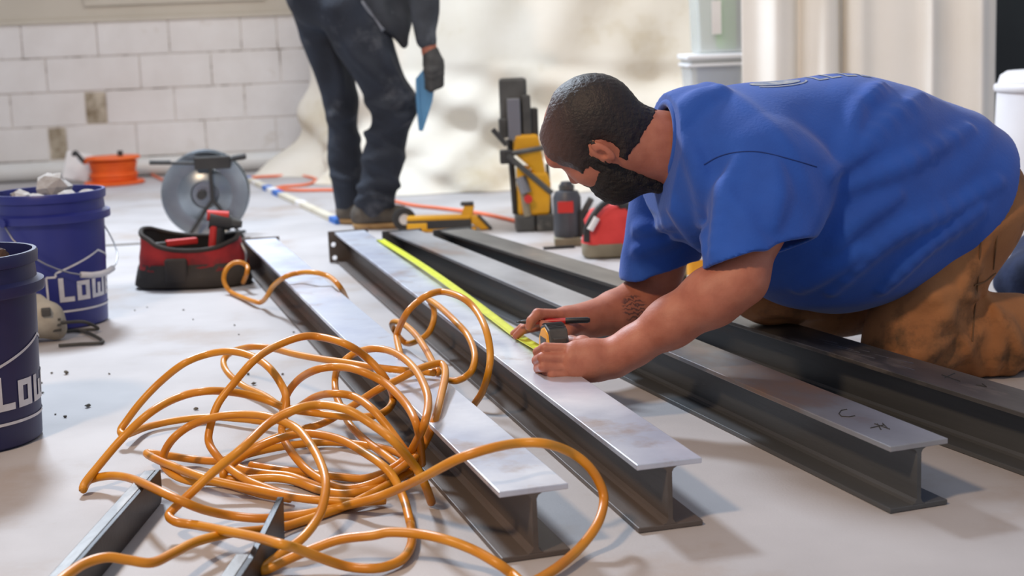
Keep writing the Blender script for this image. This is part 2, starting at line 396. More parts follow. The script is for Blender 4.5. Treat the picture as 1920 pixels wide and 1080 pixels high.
MB().box(s0+.03, s1-.03, .0, .055, 1.05, 1.085).build('sash_rail', 'beige', wi, bevel=.003)
for px in (311, 349): MB().box(WS(px, 2)-.012, WS(px, 2)+.012, -.012, .0, 1.06, 1.10).build('latch', 'dgrey' if px == 311 else 'tape_y', wi, bevel=.002)
# dark wall at the right, behind the curtain
wr = MB().box(1.2, 4.4, 7.3, 7.5, 0, 3.4).build('wall_right', 'blackwall'); tag(wr, kind='structure')
# white pipe along the foot of the wall
p0, p1 = -2.4, WS(572, 300)
pp = [wo+wd*s_-wn*.075+np.array([0, 0, .058]) for s_ in (p0, p1)]
pr = empty('drain_pipe', pp[0]*[1, 1, 0], 0, 'long white plastic pipe lying along the foot of the block wall', 'pipe')
loc = np.array([pp[0][0], pp[0][1], 0])
MB().tube([pp[0]-loc, pp[1]-loc], .056, 24).build('pipe', 'pipe', pr, auto=.8)
MB().tube([pp[1]-loc-wd*.09, pp[1]-loc+wd*.005], .061, 24).build('coupling', 'pipe', pr, auto=.8)

# ------------------------------------------------------------------ hanging cloths
def cloth(name, base, H, m, disp, label, nu=220, nv=120, puddle=.0, thick=.004):
    P = spline(base, 20); L = np.concatenate([[0], np.cumsum(np.linalg.norm(np.diff(P, axis=0), axis=1))]); T = L[-1]
    us = np.linspace(0, T, nu); X = np.interp(us, L, P[:, 0]); Y = np.interp(us, L, P[:, 1])
    tx = np.gradient(X, us); ty = np.gradient(Y, us); nx, ny = ty, -tx
    v = []
    for j in range(nv):
        z = H*(j/(nv-1))**1.25
        d = disp(us, z)
        v.append(np.column_stack([X+nx*d, Y+ny*d, np.maximum(z+0*us, .004)]))
    v = np.concatenate(v); f = []
    i, j = np.meshgrid(np.arange(nu-1), np.arange(nv-1)); k = (j*nu+i).ravel()
    f = np.stack([k, k+1, k+1+nu, k+nu], 1)
    o = link(name, npmesh(name, v, f), m, None, True)
    sm = o.modifiers.new('solid', 'SOLIDIFY'); sm.thickness = thick
    return tag(o, label, 'drop cloth')
rs = np.random.RandomState(3)
wv = [(rs.uniform(2, 7), rs.uniform(-3.5, 3.5), rs.rand()*7, rs.uniform(.010, .026)) for _ in range(9)]
wv += [(rs.uniform(9, 17), rs.uniform(-9, 9), rs.rand()*7, rs.uniform(.004, .010)) for _ in range(10)]
def d_main(u, z):
    d = sum(a*np.sin(k*u+l*z+p) for k, l, p, a in wv)
    t = max(0, (.62-z)/.62)
    d = d+t**2*(.13+.06*np.sin(5*u+1)+.035*np.sin(11*u+9*z))            # belly near the floor
    t2 = max(0, (.17-z)/.17); d = d+t2*(.10+.05*np.sin(9*u)+.03*np.sin(17*u+30*z))
    d = d+t*(1-t)*.16*np.sin(20*z+2.2*np.sin(3*u)+4*u)+.012*np.sin(26*z-13*u+2*np.sin(5*u))*min(1, t*2)
    return d
cl = cloth('hanging_drop_cloth', [(-1.12, 8.72), (-1.0, 8.42), (-.8, 7.95), (-.52, 7.42), (-.2, 7.27), (.15, 7.22), (.6, 7.15), (1.4, 7.05)], 3.2, 'canvas', d_main,
      'wrinkled cream canvas drop cloth hanging behind the standing worker', 300, 150)
def d_cur(u, z):
    c = [(.14, .05, .05), (.235, .02, -.06), (.33, .05, .045), (.405, .016, -.09), (.47, .04, .03), (.62, .06, .01), (.74, .03, .05), (.83, .05, -.035), (.93, .03, .045), (1.02, .03, -.03), (1.09, .03, .04)]
    d = 0*u
    for p, w, a in c: d = d+a*np.exp(-((u-p-.03*(1.6-z)*(p-.5)*.3)/w)**2)
    return d+.006*np.sin(14*u+5*z)+.012*np.sin(3*u-2.5*z)
c0, c1 = U(1392, 140, 6.0), U(1868, 100, 5.9)
cl2 = cloth('hanging_curtain', [(c0[0], 6.0), ((c0[0]+c1[0])/2, 5.95), (c1[0], 5.9)], 2.9, 'curtain', d_cur, 'smooth white curtain with deep vertical folds behind the kneeling worker', 260, 50)

# ------------------------------------------------------------------ steel beams
BH, BW, TF, TW = .106, .103, .0088, .0072
def beam(x, y, a, L, label, top, side, marks=None, plate=True):
    r = empty('steel_beam', (x, y, 0), a, label, 'steel beam', 'steel beams laid out side by side')
    # local: x across (0..BW), y along (0..L)
    MB().box(0, BW, 0, L, BH-TF, BH).build('top_flange', top, r, bevel=.0014)
    MB().box(0, BW, 0, L, 0.0005, TF).build('bottom_flange', side, r, bevel=.0014)
    c = BW/2; h = TW/2; q = .008; z0, z1 = TF, BH-TF
    pl = [(c-h-q, z0), (c+h+q, z0), (c+h+q*.35, z0+q*.35), (c+h, z0+q), (c+h, z1-q), (c+h+q*.35, z1-q*.35), (c+h+q, z1), (c-h-q, z1), (c-h-q*.35, z1-q*.35), (c-h, z1-q), (c-h, z0+q), (c-h-q*.35, z0+q*.35)]
    MB().prism(pl, 'y', 0.0004, L-.0004).build('web', side, r)
    if plate:
        import bmesh
        x0, x1, zz0, zz1 = -.022, BW+.012, .002, BH+.003
        holes = [(-.006, BH*.60), (-.004, .018), (BW+.002, BH*.6), (c-.03, .07)]
        # plate with bolt holes: grid of cells around octagonal holes
        bm = bmesh.new(); vs = [bm.verts.new((px, 0, pz)) for px, pz in ((x0, zz0), (x1, zz0), (x1, zz1), (x0, zz1))]
        es = [bm.edges.new((vs[i], vs[(i+1) % 4])) for i in range(4)]
        for hx, hz in holes[:2]:
            hv = [bm.verts.new((hx+.0085*math.cos(2*PI*k/12), 0, hz+.0085*math.sin(2*PI*k/12))) for k in range(12)]
            es += [bm.edges.new((hv[i], hv[(i+1) % 12])) for i in range(12)]
        bmesh.ops.triangle_fill(bm, use_beauty=True, use_dissolve=False, edges=es)
        ex = bmesh.ops.extrude_face_region(bm, geom=bm.faces[:]); bmesh.ops.translate(bm, verts=[g_ for g_ in ex['geom'] if isinstance(g_, bmesh.types.BMVert)], vec=(0, .009, 0))
        bmesh.ops.recalc_face_normals(bm, faces=bm.faces)
        me = bpy.data.meshes.new('end_plate'); bm.to_mesh(me); bm.free()
        p = link('end_plate', me, side, r); p.location = (0, L, 0)
    for mk in marks or []:
        MB().tube([(u, v, BH+.0003) for u, v in mk], .0011, 4).build('chalk_mark', 'mark', r)
    return r
beam(-.0293, 1.9801, .2903, 2.98, 'steel beam nearest the coiled cord, its near end under the cord loop', 'steel_top', 'steel_side')
beam(.1741, 2.0846, .2626, 2.967, 'steel beam with the yellow tape stretched along its top', 'steel_top', 'steel_side')
def onbeam(x, y, a, lines):
    out = []
    for ln in lines:
        q = []
        for p in ln:
            d = G(*p, BH)-np.array([x, y, BH]); q.append((d[0]*math.cos(a)+d[1]*math.sin(a), -d[0]*math.sin(a)+d[1]*math.cos(a)))
        out.append(q)
    return out
b3 = (.5598, 2.1287, .3362)
beam(*b3, 2.931, 'grey steel beam with handwritten marks near its free end, third from the cord', 'steel_darktop', 'steel_dark',
     onbeam(*b3, [[(1588, 768), (1577, 770), (1573, 776), (1578, 781), (1592, 782), (1603, 780)], [(1640, 795), (1668, 805)], [(1632, 803), (1658, 797)], [(1645, 795), (1652, 806)], [(1655, 794), (1664, 803)]]))
a4 = .386; x4, y4 = .62+math.sin(a4)*.66, 2.779-math.cos(a4)*.66
b4 = beam(x4, y4, a4, 2.93, 'dark scratched steel beam beside and under the kneeling worker', 'steel_black_top', 'steel_dark',
     onbeam(x4, y4, a4, [[(1766, 703), (1788, 711), (1800, 715)], [(1790, 700), (1772, 708)], [(1830, 722), (1850, 726), (1842, 720)]]))
for ln in onbeam(x4, y4, a4, [[(1535, 636), (1570, 644)], [(1545, 642), (1600, 656)], [(1560, 649), (1612, 661)], [(1590, 660), (1640, 672)], [(1640, 664), (1665, 671)], [(1675, 682), (1715, 694)], [(1680, 674), (1712, 681)], [(1610, 655), (1630, 660)]]):
    MB().tube([(u, v, BH+.0001) for u, v in ln], [.0002, .0008][:len(ln)], 4).build('scratch', 'wire', b4)

# cut steel bars in the foreground
def flatbar(name, far, near, h, t, label, tip):
    far = np.array(far); near = np.array(near); d = far-near; L = np.linalg.norm(d[:2]); a = math.atan2(-d[0], d[1])
    r = empty(name, (near[0], near[1], 0), a, label, 'steel bar', 'cut steel channels in the foreground')
    # channel: web on the right with a mitred far end, a flange running left at top and bottom
    MB().prism([(0, .001), (L-tip, .001), (L, .001+h*.25), (L, h), (0, h)], 'x', -t, 0).build('web', 'bar', r, bevel=.0012)
    MB().box(-.026, -t, 0, L-.004, h-t*.8, h).build('top_flange', 'steel_black_top', r, bevel=.001)
    MB().box(-.026, -t, 0, L-.02, .001, t*.8).build('bottom_flange', 'bar', r, bevel=.001)
    return r
flatbar('steel_channel', G(306, 940), G(128, 1160), .055, .008, 'dark steel channel at the lower left corner under a loop of cord', .012)
b2 = empty('steel_channel', (0, 0, 0), 0, 'dark steel channel with a pointed end sticking up through the coil', 'steel bar', 'cut steel channels in the foreground')
f0, n0 = G(534, 1012), G(428, 1180); dd = f0-n0; L2 = np.linalg.norm(dd); b2.location = n0; b2.rotation_euler = (0, 0, math.atan2(-dd[0], dd[1]))
MB().prism([(0, .001), (L2, .001), (L2+.012, .064), (L2-.02, .060), (L2*.45, .040), (0, .040)], 'x', -.010, 0).build('web', 'bar', b2, bevel=.0012)
MB().box(-.030, -.010, 0, L2*.5, .032, .040).build('top_flange', 'steel_black_top', b2, bevel=.001)
MB().box(-.030, -.010, 0, L2*.9, .001, .008).build('bottom_flange', 'bar', b2, bevel=.001)

# ------------------------------------------------------------------ orange cord
strands = [
 # lead at the lower left
 [(100,1100,.066),(127,1077,.068),(160,1056),(200,1045,.068),(240,1050),(285,1055,.05),(325,1037),(370,1015),(432,1000,.03),(485,994),(539,986,.008),(600,966),(660,944,.008),(722,912),(775,880,.02)],
 # left bend, up over the coil and down to the floor by beam one
 [(770,983,.008),(772,1017,.01),(758,1045),(731,1060,.01),(698,1066),(650,1062,.015),(601,1046),(553,1027,.065),(525,1020,.078),(475,1006,.06),(425,996),(370,985,.03),(332,979),(317,968,.035),(325,955),(350,932,.06),(400,885),(457,838,.13),(505,793),(553,768,.17),(601,759),(650,768,.17),(698,796),(739,828,.13),(778,874),(797,909,.05),(809,942,.008)],
 [(770,983,.008),(758,938,.02),(739,897),(719,874,.06),(688,852),(640,825,.08),(582,813,.085),(534,819),(481,840,.06),(438,868),(419,888,.02),(428,898,.01),(467,898),(515,896,.01),(553,902),(601,919,.01),(650,926),(700,915,.012),(745,890,.02),(775,855,.04)],
 # widest loop at the left
 [(855,862,.150),(793,895,.10),(739,920,.05),(690,938),(640,950,.012),(582,962),(539,968,.008),(486,972),(428,966,.02),(380,955),(337,938,.065),(289,916,.070),(245,897),(207,892,.03),(168,900),(156,918,.012),(160,905,.02),(183,876,.04),(231,820),(284,772,.12),(337,744),(390,733,.14),(447,737),(496,749,.10),(540,766),(582,773,.07),(650,781,.07),(698,780),(727,768,.07),(737,745,.08),(722,709,.13),(688,671),(650,646,.20),(601,632),(563,632,.21),(515,650),(476,676,.19),(438,719),(409,757,.12),(394,801),(392,830,.06),(409,857),(433,880,.03),(467,902),(505,917,.02),(544,930),(601,938,.02),(674,941),(722,936,.015)],
 # big loop reaching right, over the beam end
 [(793,895,.10),(855,862,.150),(914,842,.165),(972,831),(1023,832,.16),(1069,848),(1104,875,.11),(1126,910),(1132,942,.06),(1120,983),(1089,1025,.02),(1050,1060),(1011,1085,.01),(985,1095),(960,1076,.015),(933,1057,.03),(887,1031),(836,1012,.05),(785,1001),(731,998,.05),(698,1004),(640,1011,.04),(592,1027),(544,1047,.02),(500,1068,.008),(493,1066,.008),(529,1037,.014),(568,1008),(597,969,.04),(609,931),(610,897,.075),(597,859),(577,826,.10),(553,801),(505,782,.12),(457,777),(409,781,.11),(361,796),(327,820,.07),(308,849),(308,873,.02),(327,891),(361,903,.01),(394,903),(430,908,.01),(486,925),(544,935,.01)],
 # second left bend lower in the coil
 [(722,938,.01),(674,941),(601,938,.02),(544,931),(486,919,.02),(428,907),(380,895,.035),(322,873),(289,859,.03),(275,850),(290,851,.025),(313,854),(361,861,.012),(409,864),(445,852,.02),(496,829),(540,812,.03),(601,795),(636,777,.05),(672,754),(711,729,.115),(744,713),(783,693,.135),(817,682,.135),(831,685),(835,703,.128),(828,738),(817,782,.11),(800,824),(778,856,.05),(739,887),(700,913,.01),(640,926,.008),(590,910,.01),(545,893),(500,888,.008),(455,880),(435,866,.01),(455,855),(500,843,.012),(560,833),(620,829,.01),(680,834),(735,845,.02),(770,862,.03)],
 # tall loop at the left, top back
 [(760,876,.03),(698,907),(650,916,.01),(611,904),(573,878,.02),(544,844),(529,812,.06),(531,790),(537,753,.11),(529,724),(505,690,.16),(472,668),(433,659,.17),(390,664),(346,681,.15),(303,714),(265,753,.08),(236,791),(226,808,.03),(236,815),(274,801,.012),(327,789),(394,782,.012),(457,786),(510,790,.02),(553,768,.06),(592,744),(626,738,.13),(664,744),(698,767,.12),(731,806),(760,846,.06),(785,880,.02)],
 # small loop behind, its straight run crossing beam one
 [(529,765,.02),(496,742),(457,724,.02),(428,700),(419,678,.05),(433,661),(467,651,.10),(505,652),(553,664,.11),(602,673),(650,680,.12),(698,688),(740,693,.125),(790,697,.118),(815,699,.118)],
 # arcs over the coil
 [(540,800,.03),(530,772),(539,738,.10),(563,709),(597,692,.17),(635,688),(674,695,.18),(717,715),(744,738,.15),(767,766),(781,796,.12),(788,830),(791,870,.03)],
 [(770,890,.015),(725,855),(683,824,.02),(656,796),(642,768,.04),(631,743),(628,715,.07),(632,693),(645,677,.12),(664,663),(697,654,.155),(727,657),(756,671,.16),(781,696),(797,727,.15),(803,754),(797,791,.125),(781,827),(760,860,.04),(720,886),(680,897,.01),(630,893),(580,887,.008),(520,880),(470,872,.008)],
 # loops over and between the first two beams
 [(751,668,.112),(746,645),(744,630,.13),(750,611),(764,585,.19),(783,566),(805,552,.22),(831,547),(866,558,.22),(891,580),(910,615,.18),(919,659),(916,697,.11),(904,735),(890,757,.03),(880,775,.008)],
 [(835,713,.05),(841,713,.05),(855,714),(872,707,.06),(886,692),(890,663,.10),(877,629),(853,602,.14),(825,576),(803,561,.14),(806,565,.13),(814,582,.11),(812,606),(800,628,.06),(778,641),(763,644,.03),(750,634),(738,617,.06),(735,607),(742,603,.10),(757,608),(778,626,.12),(797,653),(812,681,.115),(822,698,.113)],
 # far yellow end beside the tool bag
 [(456,530,.02),(463,512,.062),(463,499,.08),(450,492,.092),(435,495,.088),(423,508,.07),(420,527,.040),(431,546,.012),(453,557,.010),(479,566),(491,566,.02),(501,555,.05),(513,536),(535,519,.125),(560,512),(589,511,.14),(617,519),(636,536,.12),(648,557,.06),(655,575,.01)],
]
cm = MB()
for st in strands:
    xy = np.array([p[:2] for p in st], float)
    s_ = np.concatenate([[0], np.cumsum(np.linalg.norm(np.diff(xy, axis=0), axis=1))])
    kz = [(s_[i], p[2]) for i, p in enumerate(st) if len(p) > 2]
    z = np.interp(s_, [k[0] for k in kz], [k[1] for k in kz])
    w = [G(x, y, max(zz, .0075)) for (x, y), zz in zip(xy, z)]
    q = spline(w, 6); q[:, 2] = np.maximum(q[:, 2], .0075)
    cm.tube(q, .0071, 10)
tag(cm.build('extension_cord', 'cord', None, True), 'tangled thick orange cord heaped over the floor and the nearest beam', 'cord')

# ------------------------------------------------------------------ buckets
def letters():                          # blocky strokes, unit height
    t = .2
    def R(x0, x1, y0, y1): return (x0, x1, y0, y1)
    return [('L', .62, [R(0, t, 0, 1), R(0, .62, 0, t)]), ('O', .6, [R(0, t, 0, .8), R(.4, .6, 0, .8), R(t, .4, 0, t*.9), R(t, .4, .62, .8)]),
            ('W', .86, [R(0, t, 0, .8), R(.33, .53, 0, .6), R(.66, .86, 0, .8), R(t, .33, 0, t*.8), R(.53, .66, 0, t*.8)]),
            ('E', .55, [R(0, t, 0, .8), R(t, .55, 0, .17), R(t, .5, .31, .48), R(t, .55, .63, .8)]), ("'", .2, [R(0, .16, .6, .95)]),
            ('S', .55, [R(0, .55, 0, .17), R(.37, .55, .17, .4), R(0, .55, .32, .48), R(0, .18, .48, .63), R(0, .55, .63, .8)])]
def bucket(loc, a0, label, m, handle):
    H = .37; rb, rt = .131, .147
    r = empty('bucket', (loc[0], loc[1], 0), 0, label, 'bucket', 'blue plastic buckets of rubble')
    rad = lambda z: rb+(rt-rb)*z/H
    pr = [(0, .004), (rb-.006, .001), (rb, .006), (rad(.29), .29), (rad(.292)+.016, .292), (rad(.295)+.017, .296), (rad(.31)+.016, .312), (rad(.316)+.003, .318), (rad(.345), .345),
          (rad(.346)+.006, .347), (rad(.36)+.007, .366), (rt+.004, H), (rt-.003, H), (rt-.004, .3), (rb-.004, .012), (0, .01)]
    MB().lathe(pr, 56).build('shell', m, r, auto=.7)
    def pt(ang, z, o=.0012): R_ = rad(z)+o; return (R_*math.sin(ang), -R_*math.cos(ang), z)
    lg = MB(); z0, hh = .078, .066; u = a0
    def patch(ua, ub, za, zb):
        n = max(2, int((ub-ua)/.05)+1); vs = []
        for i in range(n+1):
            A = ua+(ub-ua)*i/n; vs += [pt(A, za), pt(A, zb)]
        lg.add(vs, [(2*i, 2*i+2, 2*i+3, 2*i+1) for i in range(n)])
    sc = hh/.139
    for ch, w, rects in letters():
        for x0, x1, y0, y1 in rects: patch(u+x0*sc, u+x1*sc, z0+y0*hh, z0+y1*hh)
        u += (w+.13)*sc
    W0, W1 = a0-.22, u+.1
    ol = [(W0, z0-.026), (W1, z0-.026), (W1, z0+hh+.004), (W1-.18, z0+hh+.004), (W1-.18, z0+hh+.014), ((W0+W1)/2, z0+hh+.062), (W0+.18, z0+hh+.014), (W0+.18, z0+hh+.004), (W0, z0+hh+.004), (W0, z0-.026)]
    for (ua, za), (ub, zb) in zip(ol[:-1], ol[1:]):
        n = max(2, int(abs(ub-ua)/.05)+1); vs = []; hw = .0028
        for i in range(n+1):
            t = i/n; A = ua+(ub-ua)*t; Z = za+(zb-za)*t
            if abs(ub-ua) < 1e-6: vs += [pt(A-hw/.139, Z), pt(A+hw/.139, Z)]
            else: vs += [pt(A, Z-hw), pt(A, Z+hw)]
        lg.add(vs, [(2*i, 2*i+2, 2*i+3, 2*i+1) for i in range(n)])
    lg.build('logo_print', 'white', r)
    # bail handle hanging against the side
    if handle:
        e0, e1 = handle; R_ = rad(.30)+.021
        p0 = Vector((R_*math.sin(e0), -R_*math.cos(e0), .30)); p1 = Vector((R_*math.sin(e1), -R_*math.cos(e1), .30))
        pts = []
        for i in range(19):
            t = i/18; A = e0+(e1-e0)*t; Z = .30-.155*math.sin(PI*t)**.75; q = rad(max(Z, .1))+.022+.012*math.sin(PI*t)
            pts.append((q*math.sin(A), -q*math.cos(A), Z))
        h = MB().tube(pts, .0022, 8).build('handle', 'wire', r, True)
        MB().tube(pts[7:12], .0085, 10).build('grip', 'white', h, True)
        for e in (e0, e1): MB().tube([(rad(.3)*math.sin(e), -rad(.3)*math.cos(e), .30), ((R_+.004)*math.sin(e), -(R_+.004)*math.cos(e), .30)], .012, 12).build('handle_lug', m, r)
    return r
def chunk(loc, size, m, label, cat, group=None, seed=0, name='rubble_chunk', flat=1):
    rr = random.Random(seed); import bmesh
    bm = bmesh.new(); bmesh.ops.create_icosphere(bm, subdivisions=2, radius=1)
    for v in bm.verts: v.co *= rr.uniform(.72, 1.12)
    for _ in range(5):
        n = Vector((rr.uniform(-1, 1), rr.uniform(-1, 1), rr.uniform(-1, 1))).normalized(); o_ = rr.uniform(.45, .7)
        for v in bm.verts:
            d = v.co.dot(n)
            if d > o_: v.co -= n*(d-o_)
    for v in bm.verts: v.co = Vector((v.co.x*size[0], v.co.y*size[1], v.co.z*size[2]))
    zmin = min(v.co.z for v in bm.verts)
    for v in bm.verts: v.co.z -= zmin
    me = bpy.data.meshes.new(name); bm.to_mesh(me); bm.free(); o = link(name, me, m); o.location = loc; o.rotation_euler = (0, 0, rr.uniform(0, 6))
    return tag(o, label, cat, group)
bn = U(-64, 700, 2.775); bf = U(103, 500, 4.02)
bucket(bn, .72, 'nearest shaded blue bucket cut by the left edge, brown rubble heaped inside', 'blueshade', None)
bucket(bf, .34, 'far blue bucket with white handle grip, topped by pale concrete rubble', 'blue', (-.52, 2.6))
for i, (dx, dy, s_, z) in enumerate([(.0, .0, .055, .30), (.055, .03, .048, .32), (-.05, .03, .05, .32), (.03, -.06, .045, .30), (.085, -.01, .035, .335), (-.04, -.05, .045, .31)]):
    chunk((bn[0]+dx, bn[1]+dy, z), (s_*.8, s_*.75, s_*.7), 'rubble_b', 'lump of brown rubble heaped in the nearest bucket', 'rubble', 'brown rubble in the nearest bucket', 10+i)
chunk((bf[0]+.01, bf[1]+.02, .345), (.05, .045, .045), 'rubble_g', 'largest pale concrete lump standing out of the far bucket', 'rubble', 'concrete rubble in the far bucket', 31)
for i, (dx, dy, s_) in enumerate([(-.06, -.03, .04), (.07, -.03, .04), (.0, -.07, .038), (-.09, .04, .035), (.085, .05, .035), (-.02, .09, .04)]):
    chunk((bf[0]+dx, bf[1]+dy, .335), (s_, s_*.9, s_*.6), 'rubble_g', 'small pale concrete lump lying level with the far bucket rim', 'rubble', 'concrete rubble in the far bucket', 40+i)

# dusty tool behind the nearest bucket
gl = G(92, 640); gr = empty('power_tool', gl, .3, 'dusty beige power tool with a dark cord between the two blue buckets', 'power tool')
sh = Shape([Blend().cap((-.06, .0, .06), (.0, 0, .062), .05, .045, .03).cap((-.02, 0, .05), (.02, 0, .03), .03, .028, .02).cap((-.06, .02, .1), (-.02, .02, .105), .025, .02, .02)])
solid('housing', sh, (-.16, -.08, -.01), (.09, .1, .15), .006, 'dusty', gr)
MB().box(-.012, .012, -.052, -.03, .075, .095).build('switch', 'dustyblk', gr, bevel=.003)
for k in range(3): MB().box(.012, .034, -.036, -.02, .03+k*.014, .036+k*.014).build('vent', 'dustyblk', gr)
lp = lambda x, y, z: G(x, y, z)-gl
def inv(p, a): return Matrix.Rotation(-a, 3, 'Z') @ Vector(tuple(p))
pts = [inv(lp(*q), .3) for q in [(100, 607, .05), (130, 604, .05), (160, 604, .04), (184, 616, .01), (160, 618, .006), (120, 622, .006), (150, 620, .006), (178, 630, .008), (192, 642, .006), (150, 645, .006), (110, 648, .006)]]
MB().tube(spline([tuple(p) for p in pts], 6), .0045, 8).build('power_cord', 'dustyblk', gr, True)

# ------------------------------------------------------------------ tool bag with a drill
def ringbag(r, prof, m, name, parent, seg=48, dip=None, e=2.6):
    mb = MB(); vs = []; n = len(prof)
    for k in range(seg):
        a = 2*PI*k/seg; c, s_ = math.cos(a), math.sin(a)
        for i, (rx, ry, z) in enumerate(prof):
            x = math.copysign(abs(c)**(2/e), c)*rx; y = math.copysign(abs(s_)**(2/e), s_)*ry
            w = .006*math.sin(5*a+i*1.3)+.004*math.sin(11*a+i*2)
            zz = z+(dip(a) if dip else 0)*(z/prof[-1][2])**2
            vs.append((x*(1+w*3.5), y*(1+w*4.5), max(zz, .001)))
    fs = [(k*n+i, ((k+1) % seg)*n+i, ((k+1) % seg)*n+i+1, k*n+i+1) for k in range(seg) for i in range(n-1)]
    return mb.add(vs, fs)
bg = G(352, 545); bgc = (bg[0], bg[1]+.11, 0)
tb = empty('tool_bag', bgc, -.03, 'open red and black fabric tool bag beside the first beam', 'tool bag')
dip = lambda a: .018*math.cos(2*a)+.012*math.sin(a)-.012*math.cos(a)
lowp = [(.02, .02, .002), (.172, .1, .003), (.184, .110, .012), (.178, .105, .04), (.171, .0985, .068), (.1685, .096, .078)]
ringbag(None, [(.172, .098, .06), (.166, .094, .09), (.158, .09, .12), (.155, .088, .15)], 'bagred', 'u', tb, dip=dip).build('upper_panel', 'bagred', tb, True)
ringbag(None, lowp, 'bagblk', 'l', tb).build('lower_panel', 'bagblk', tb, True)
ringbag(None, [(.02, .02, .03), (.14, .07, .032), (.145, .078, .08), (.150, .083, .15)], 'bagin', 'i', tb, dip=lambda a: dip(a)).build('lining', 'bagin', tb, True)
rim = []
for k in range(48):
    a = 2*PI*k/48; c, s_ = math.cos(a), math.sin(a); w = .006*math.sin(5*a+3.9)+.004*math.sin(11*a+6)
    rim.append((math.copysign(abs(c)**(2/2.6), c)*.154*(1+3.5*w), math.copysign(abs(s_)**(2/2.6), s_)*.087*(1+4.5*w), .152+dip(a)))
MB().tube(rim, .0075, 8, closed=True).build('rim', 'bagblk', tb, True)
for x0, w, hh, m in ((-.03, .07, .10, 'bagblk'),):
    MB().box(x0-w*.5, x0+w*.5, -.112 if abs(x0) < .1 else -.075, -.088 if abs(x0) < .1 else -.05, .02, hh).build('pocket', m, tb, bevel=.008)
MB().tube(spline([(.16, -.02, .13), (.175, -.03, .10), (.172, -.03, .07), (.16, -.03, .06)], 5), .005, 8).build('buckle_strap', 'wire', tb, True)
dr = empty('cordless_drill', (bgc[0]+.095, bgc[1]-.02, .06), .2, 'red and black cordless drill leaning out of the open tool bag', 'drill')
MB().tube([(-.03, 0, .148), (.035, 0, .135)], [.028, .024], 16).build('motor_housing', 'rubd', dr, auto=.6)
MB().tube([(-.036, 0, .163), (.03, 0, .155)], .017, 12).build('top_cover', 'red', dr, auto=.6)
MB().tube([(.035, 0, .135), (.07, 0, .128)], [.018, .011], 12).build('chuck', 'dgrey', dr, auto=.6)
MB().tube([(.0, 0, .14), (-.012, 0, .04)], [.019, .021], 12).build('grip', 'rubd', dr, auto=.6)
MB().tube([(-.018, -.012, .13), (-.03, -.012, .04)], .012, 10).build('grip_inlay', 'red', dr, auto=.6)
sp = empty('hand_tool', (bgc[0]-.03, bgc[1]-.01, .07), .5, 'small red tool lying inside the open tool bag', 'hand tool')
MB().box(-.05, .05, -.012, .012, .06, .08).build('handle', 'red', sp, bevel=.004)
MB().box(-.09, -.05, -.006, .006, .063, .076).build('jaw', 'dgrey', sp, bevel=.002)

# round metal reel on a stand, behind the bag
rl = G(388, 441); rl[1] = 5.75; rc = U(387, 392, 5.75)
rr_ = empty('metal_reel', (rc[0], rc[1], 0), .12, 'round galvanised reel with black T-shaped stand behind the tool bag', 'cable reel')
RX = Matrix.Rotation(PI/2, 3, 'X'); zc = .175
prof = [(0, 0), (.05, .0), (.055, .012), (.10, .004), (.105, .0), (.16, .0), (.168, .004), (.170, .0), (.170, -.004), (.165, -.006), (0, -.006)]
MB().lathe(prof, 48, (0, -.01, zc), RX).build('flange', 'galv', rr_, auto=.5)
MB().lathe(prof, 48, (0, .09, zc), RX).build('flange', 'galv', rr_, auto=.5)
MB().lathe([(.07, 0), (.07, -.09), (0, -.09)], 32, (0, 0, zc), RX).build('drum', 'galv', rr_, auto=.5)
MB().tube([(-.012, -.05, zc), (-.012, .1, zc)], .018, 14).build('axle', 'rubd', rr_)
zt = .30
MB().tube([(-.2, -.04, zt+.012), (-.03, -.04, zt), (.03, -.04, zt), (.165, -.04, zt+.012)], .006, 8).build('crossbar', 'rubd', rr_)
MB().box(-.03, .11, -.055, -.03, zt-.025, zt+.025).build('crossbar_block', 'rubd', rr_, bevel=.006)
MB().tube([(.115, -.04, zt+.012), (.17, -.04, zt+.02)], .011, 10).build('knob', 'rubd', rr_)
MB().tube([(-.2, -.04, zt+.012), (-.12, -.04, zt+.008)], .009, 10).build('grip', 'rubd', rr_)
MB().tube([(.03, -.045, zt-.02), (.03, -.05, zc-.02)], .008, 10).build('post', 'rubd', rr_)
for s_ in (-1, 1): MB().tube([(.03, -.05, zc-.02), (.03+s_*.11, -.07, .006)], .007, 8).build('leg', 'rubd', rr_)
MB().tube([(-.09, .11, .006), (.14, .11, .006)], .006, 8).build('rear_foot', 'rubd', rr_)

# orange cord storage reel and white card by the wall
oc = U(214, 330, 8.35); og = empty('cord_reel', (oc[0], oc[1], 0), 0, 'bright orange cord wound on a reel by the block wall', 'cord reel')
MB().lathe([(0, 0), (.165, .002), (.17, .012), (.16, .02), (.04, .022), (0, .022)], 36).build('base_flange', 'orange', og, auto=.6)
for k in range(5):
    rr2 = .118+.006*math.sin(k*2.1)
    MB().tube([(rr2*math.cos(2*PI*i/30), rr2*math.sin(2*PI*i/30), .034+k*.022) for i in range(30)], .0125, 8, closed=True).build('cord_turn', 'orange', og, True)
MB().lathe([(.0, .02), (.105, .02), (.105, .14), (0, .14)], 30).build('core', 'orange', og, auto=.6)
MB().lathe([(0, .14), (.15, .142), (.155, .15), (.15, .158), (0, .16)], 36, sx=1.0).build('top_flange', 'orange', og, auto=.6)
MB().tube([(.05, -.02, .155), (.05, -.02, .19)], .016, 12).build('handle', 'rubd', og)
MB().tube(spline([(-.15, -.04, .13), (-.18, -.04, .17), (-.2, -.03, .19), (-.215, -.02, .175)], 4), .013, 8).build('plug', 'rubd', og, True)
MB().tube(spline([(-.05, -.08, .14), (-.1, -.06, .155), (-.15, -.04, .13)], 4), .012, 8).build('cord_tail', 'orange', og, True)
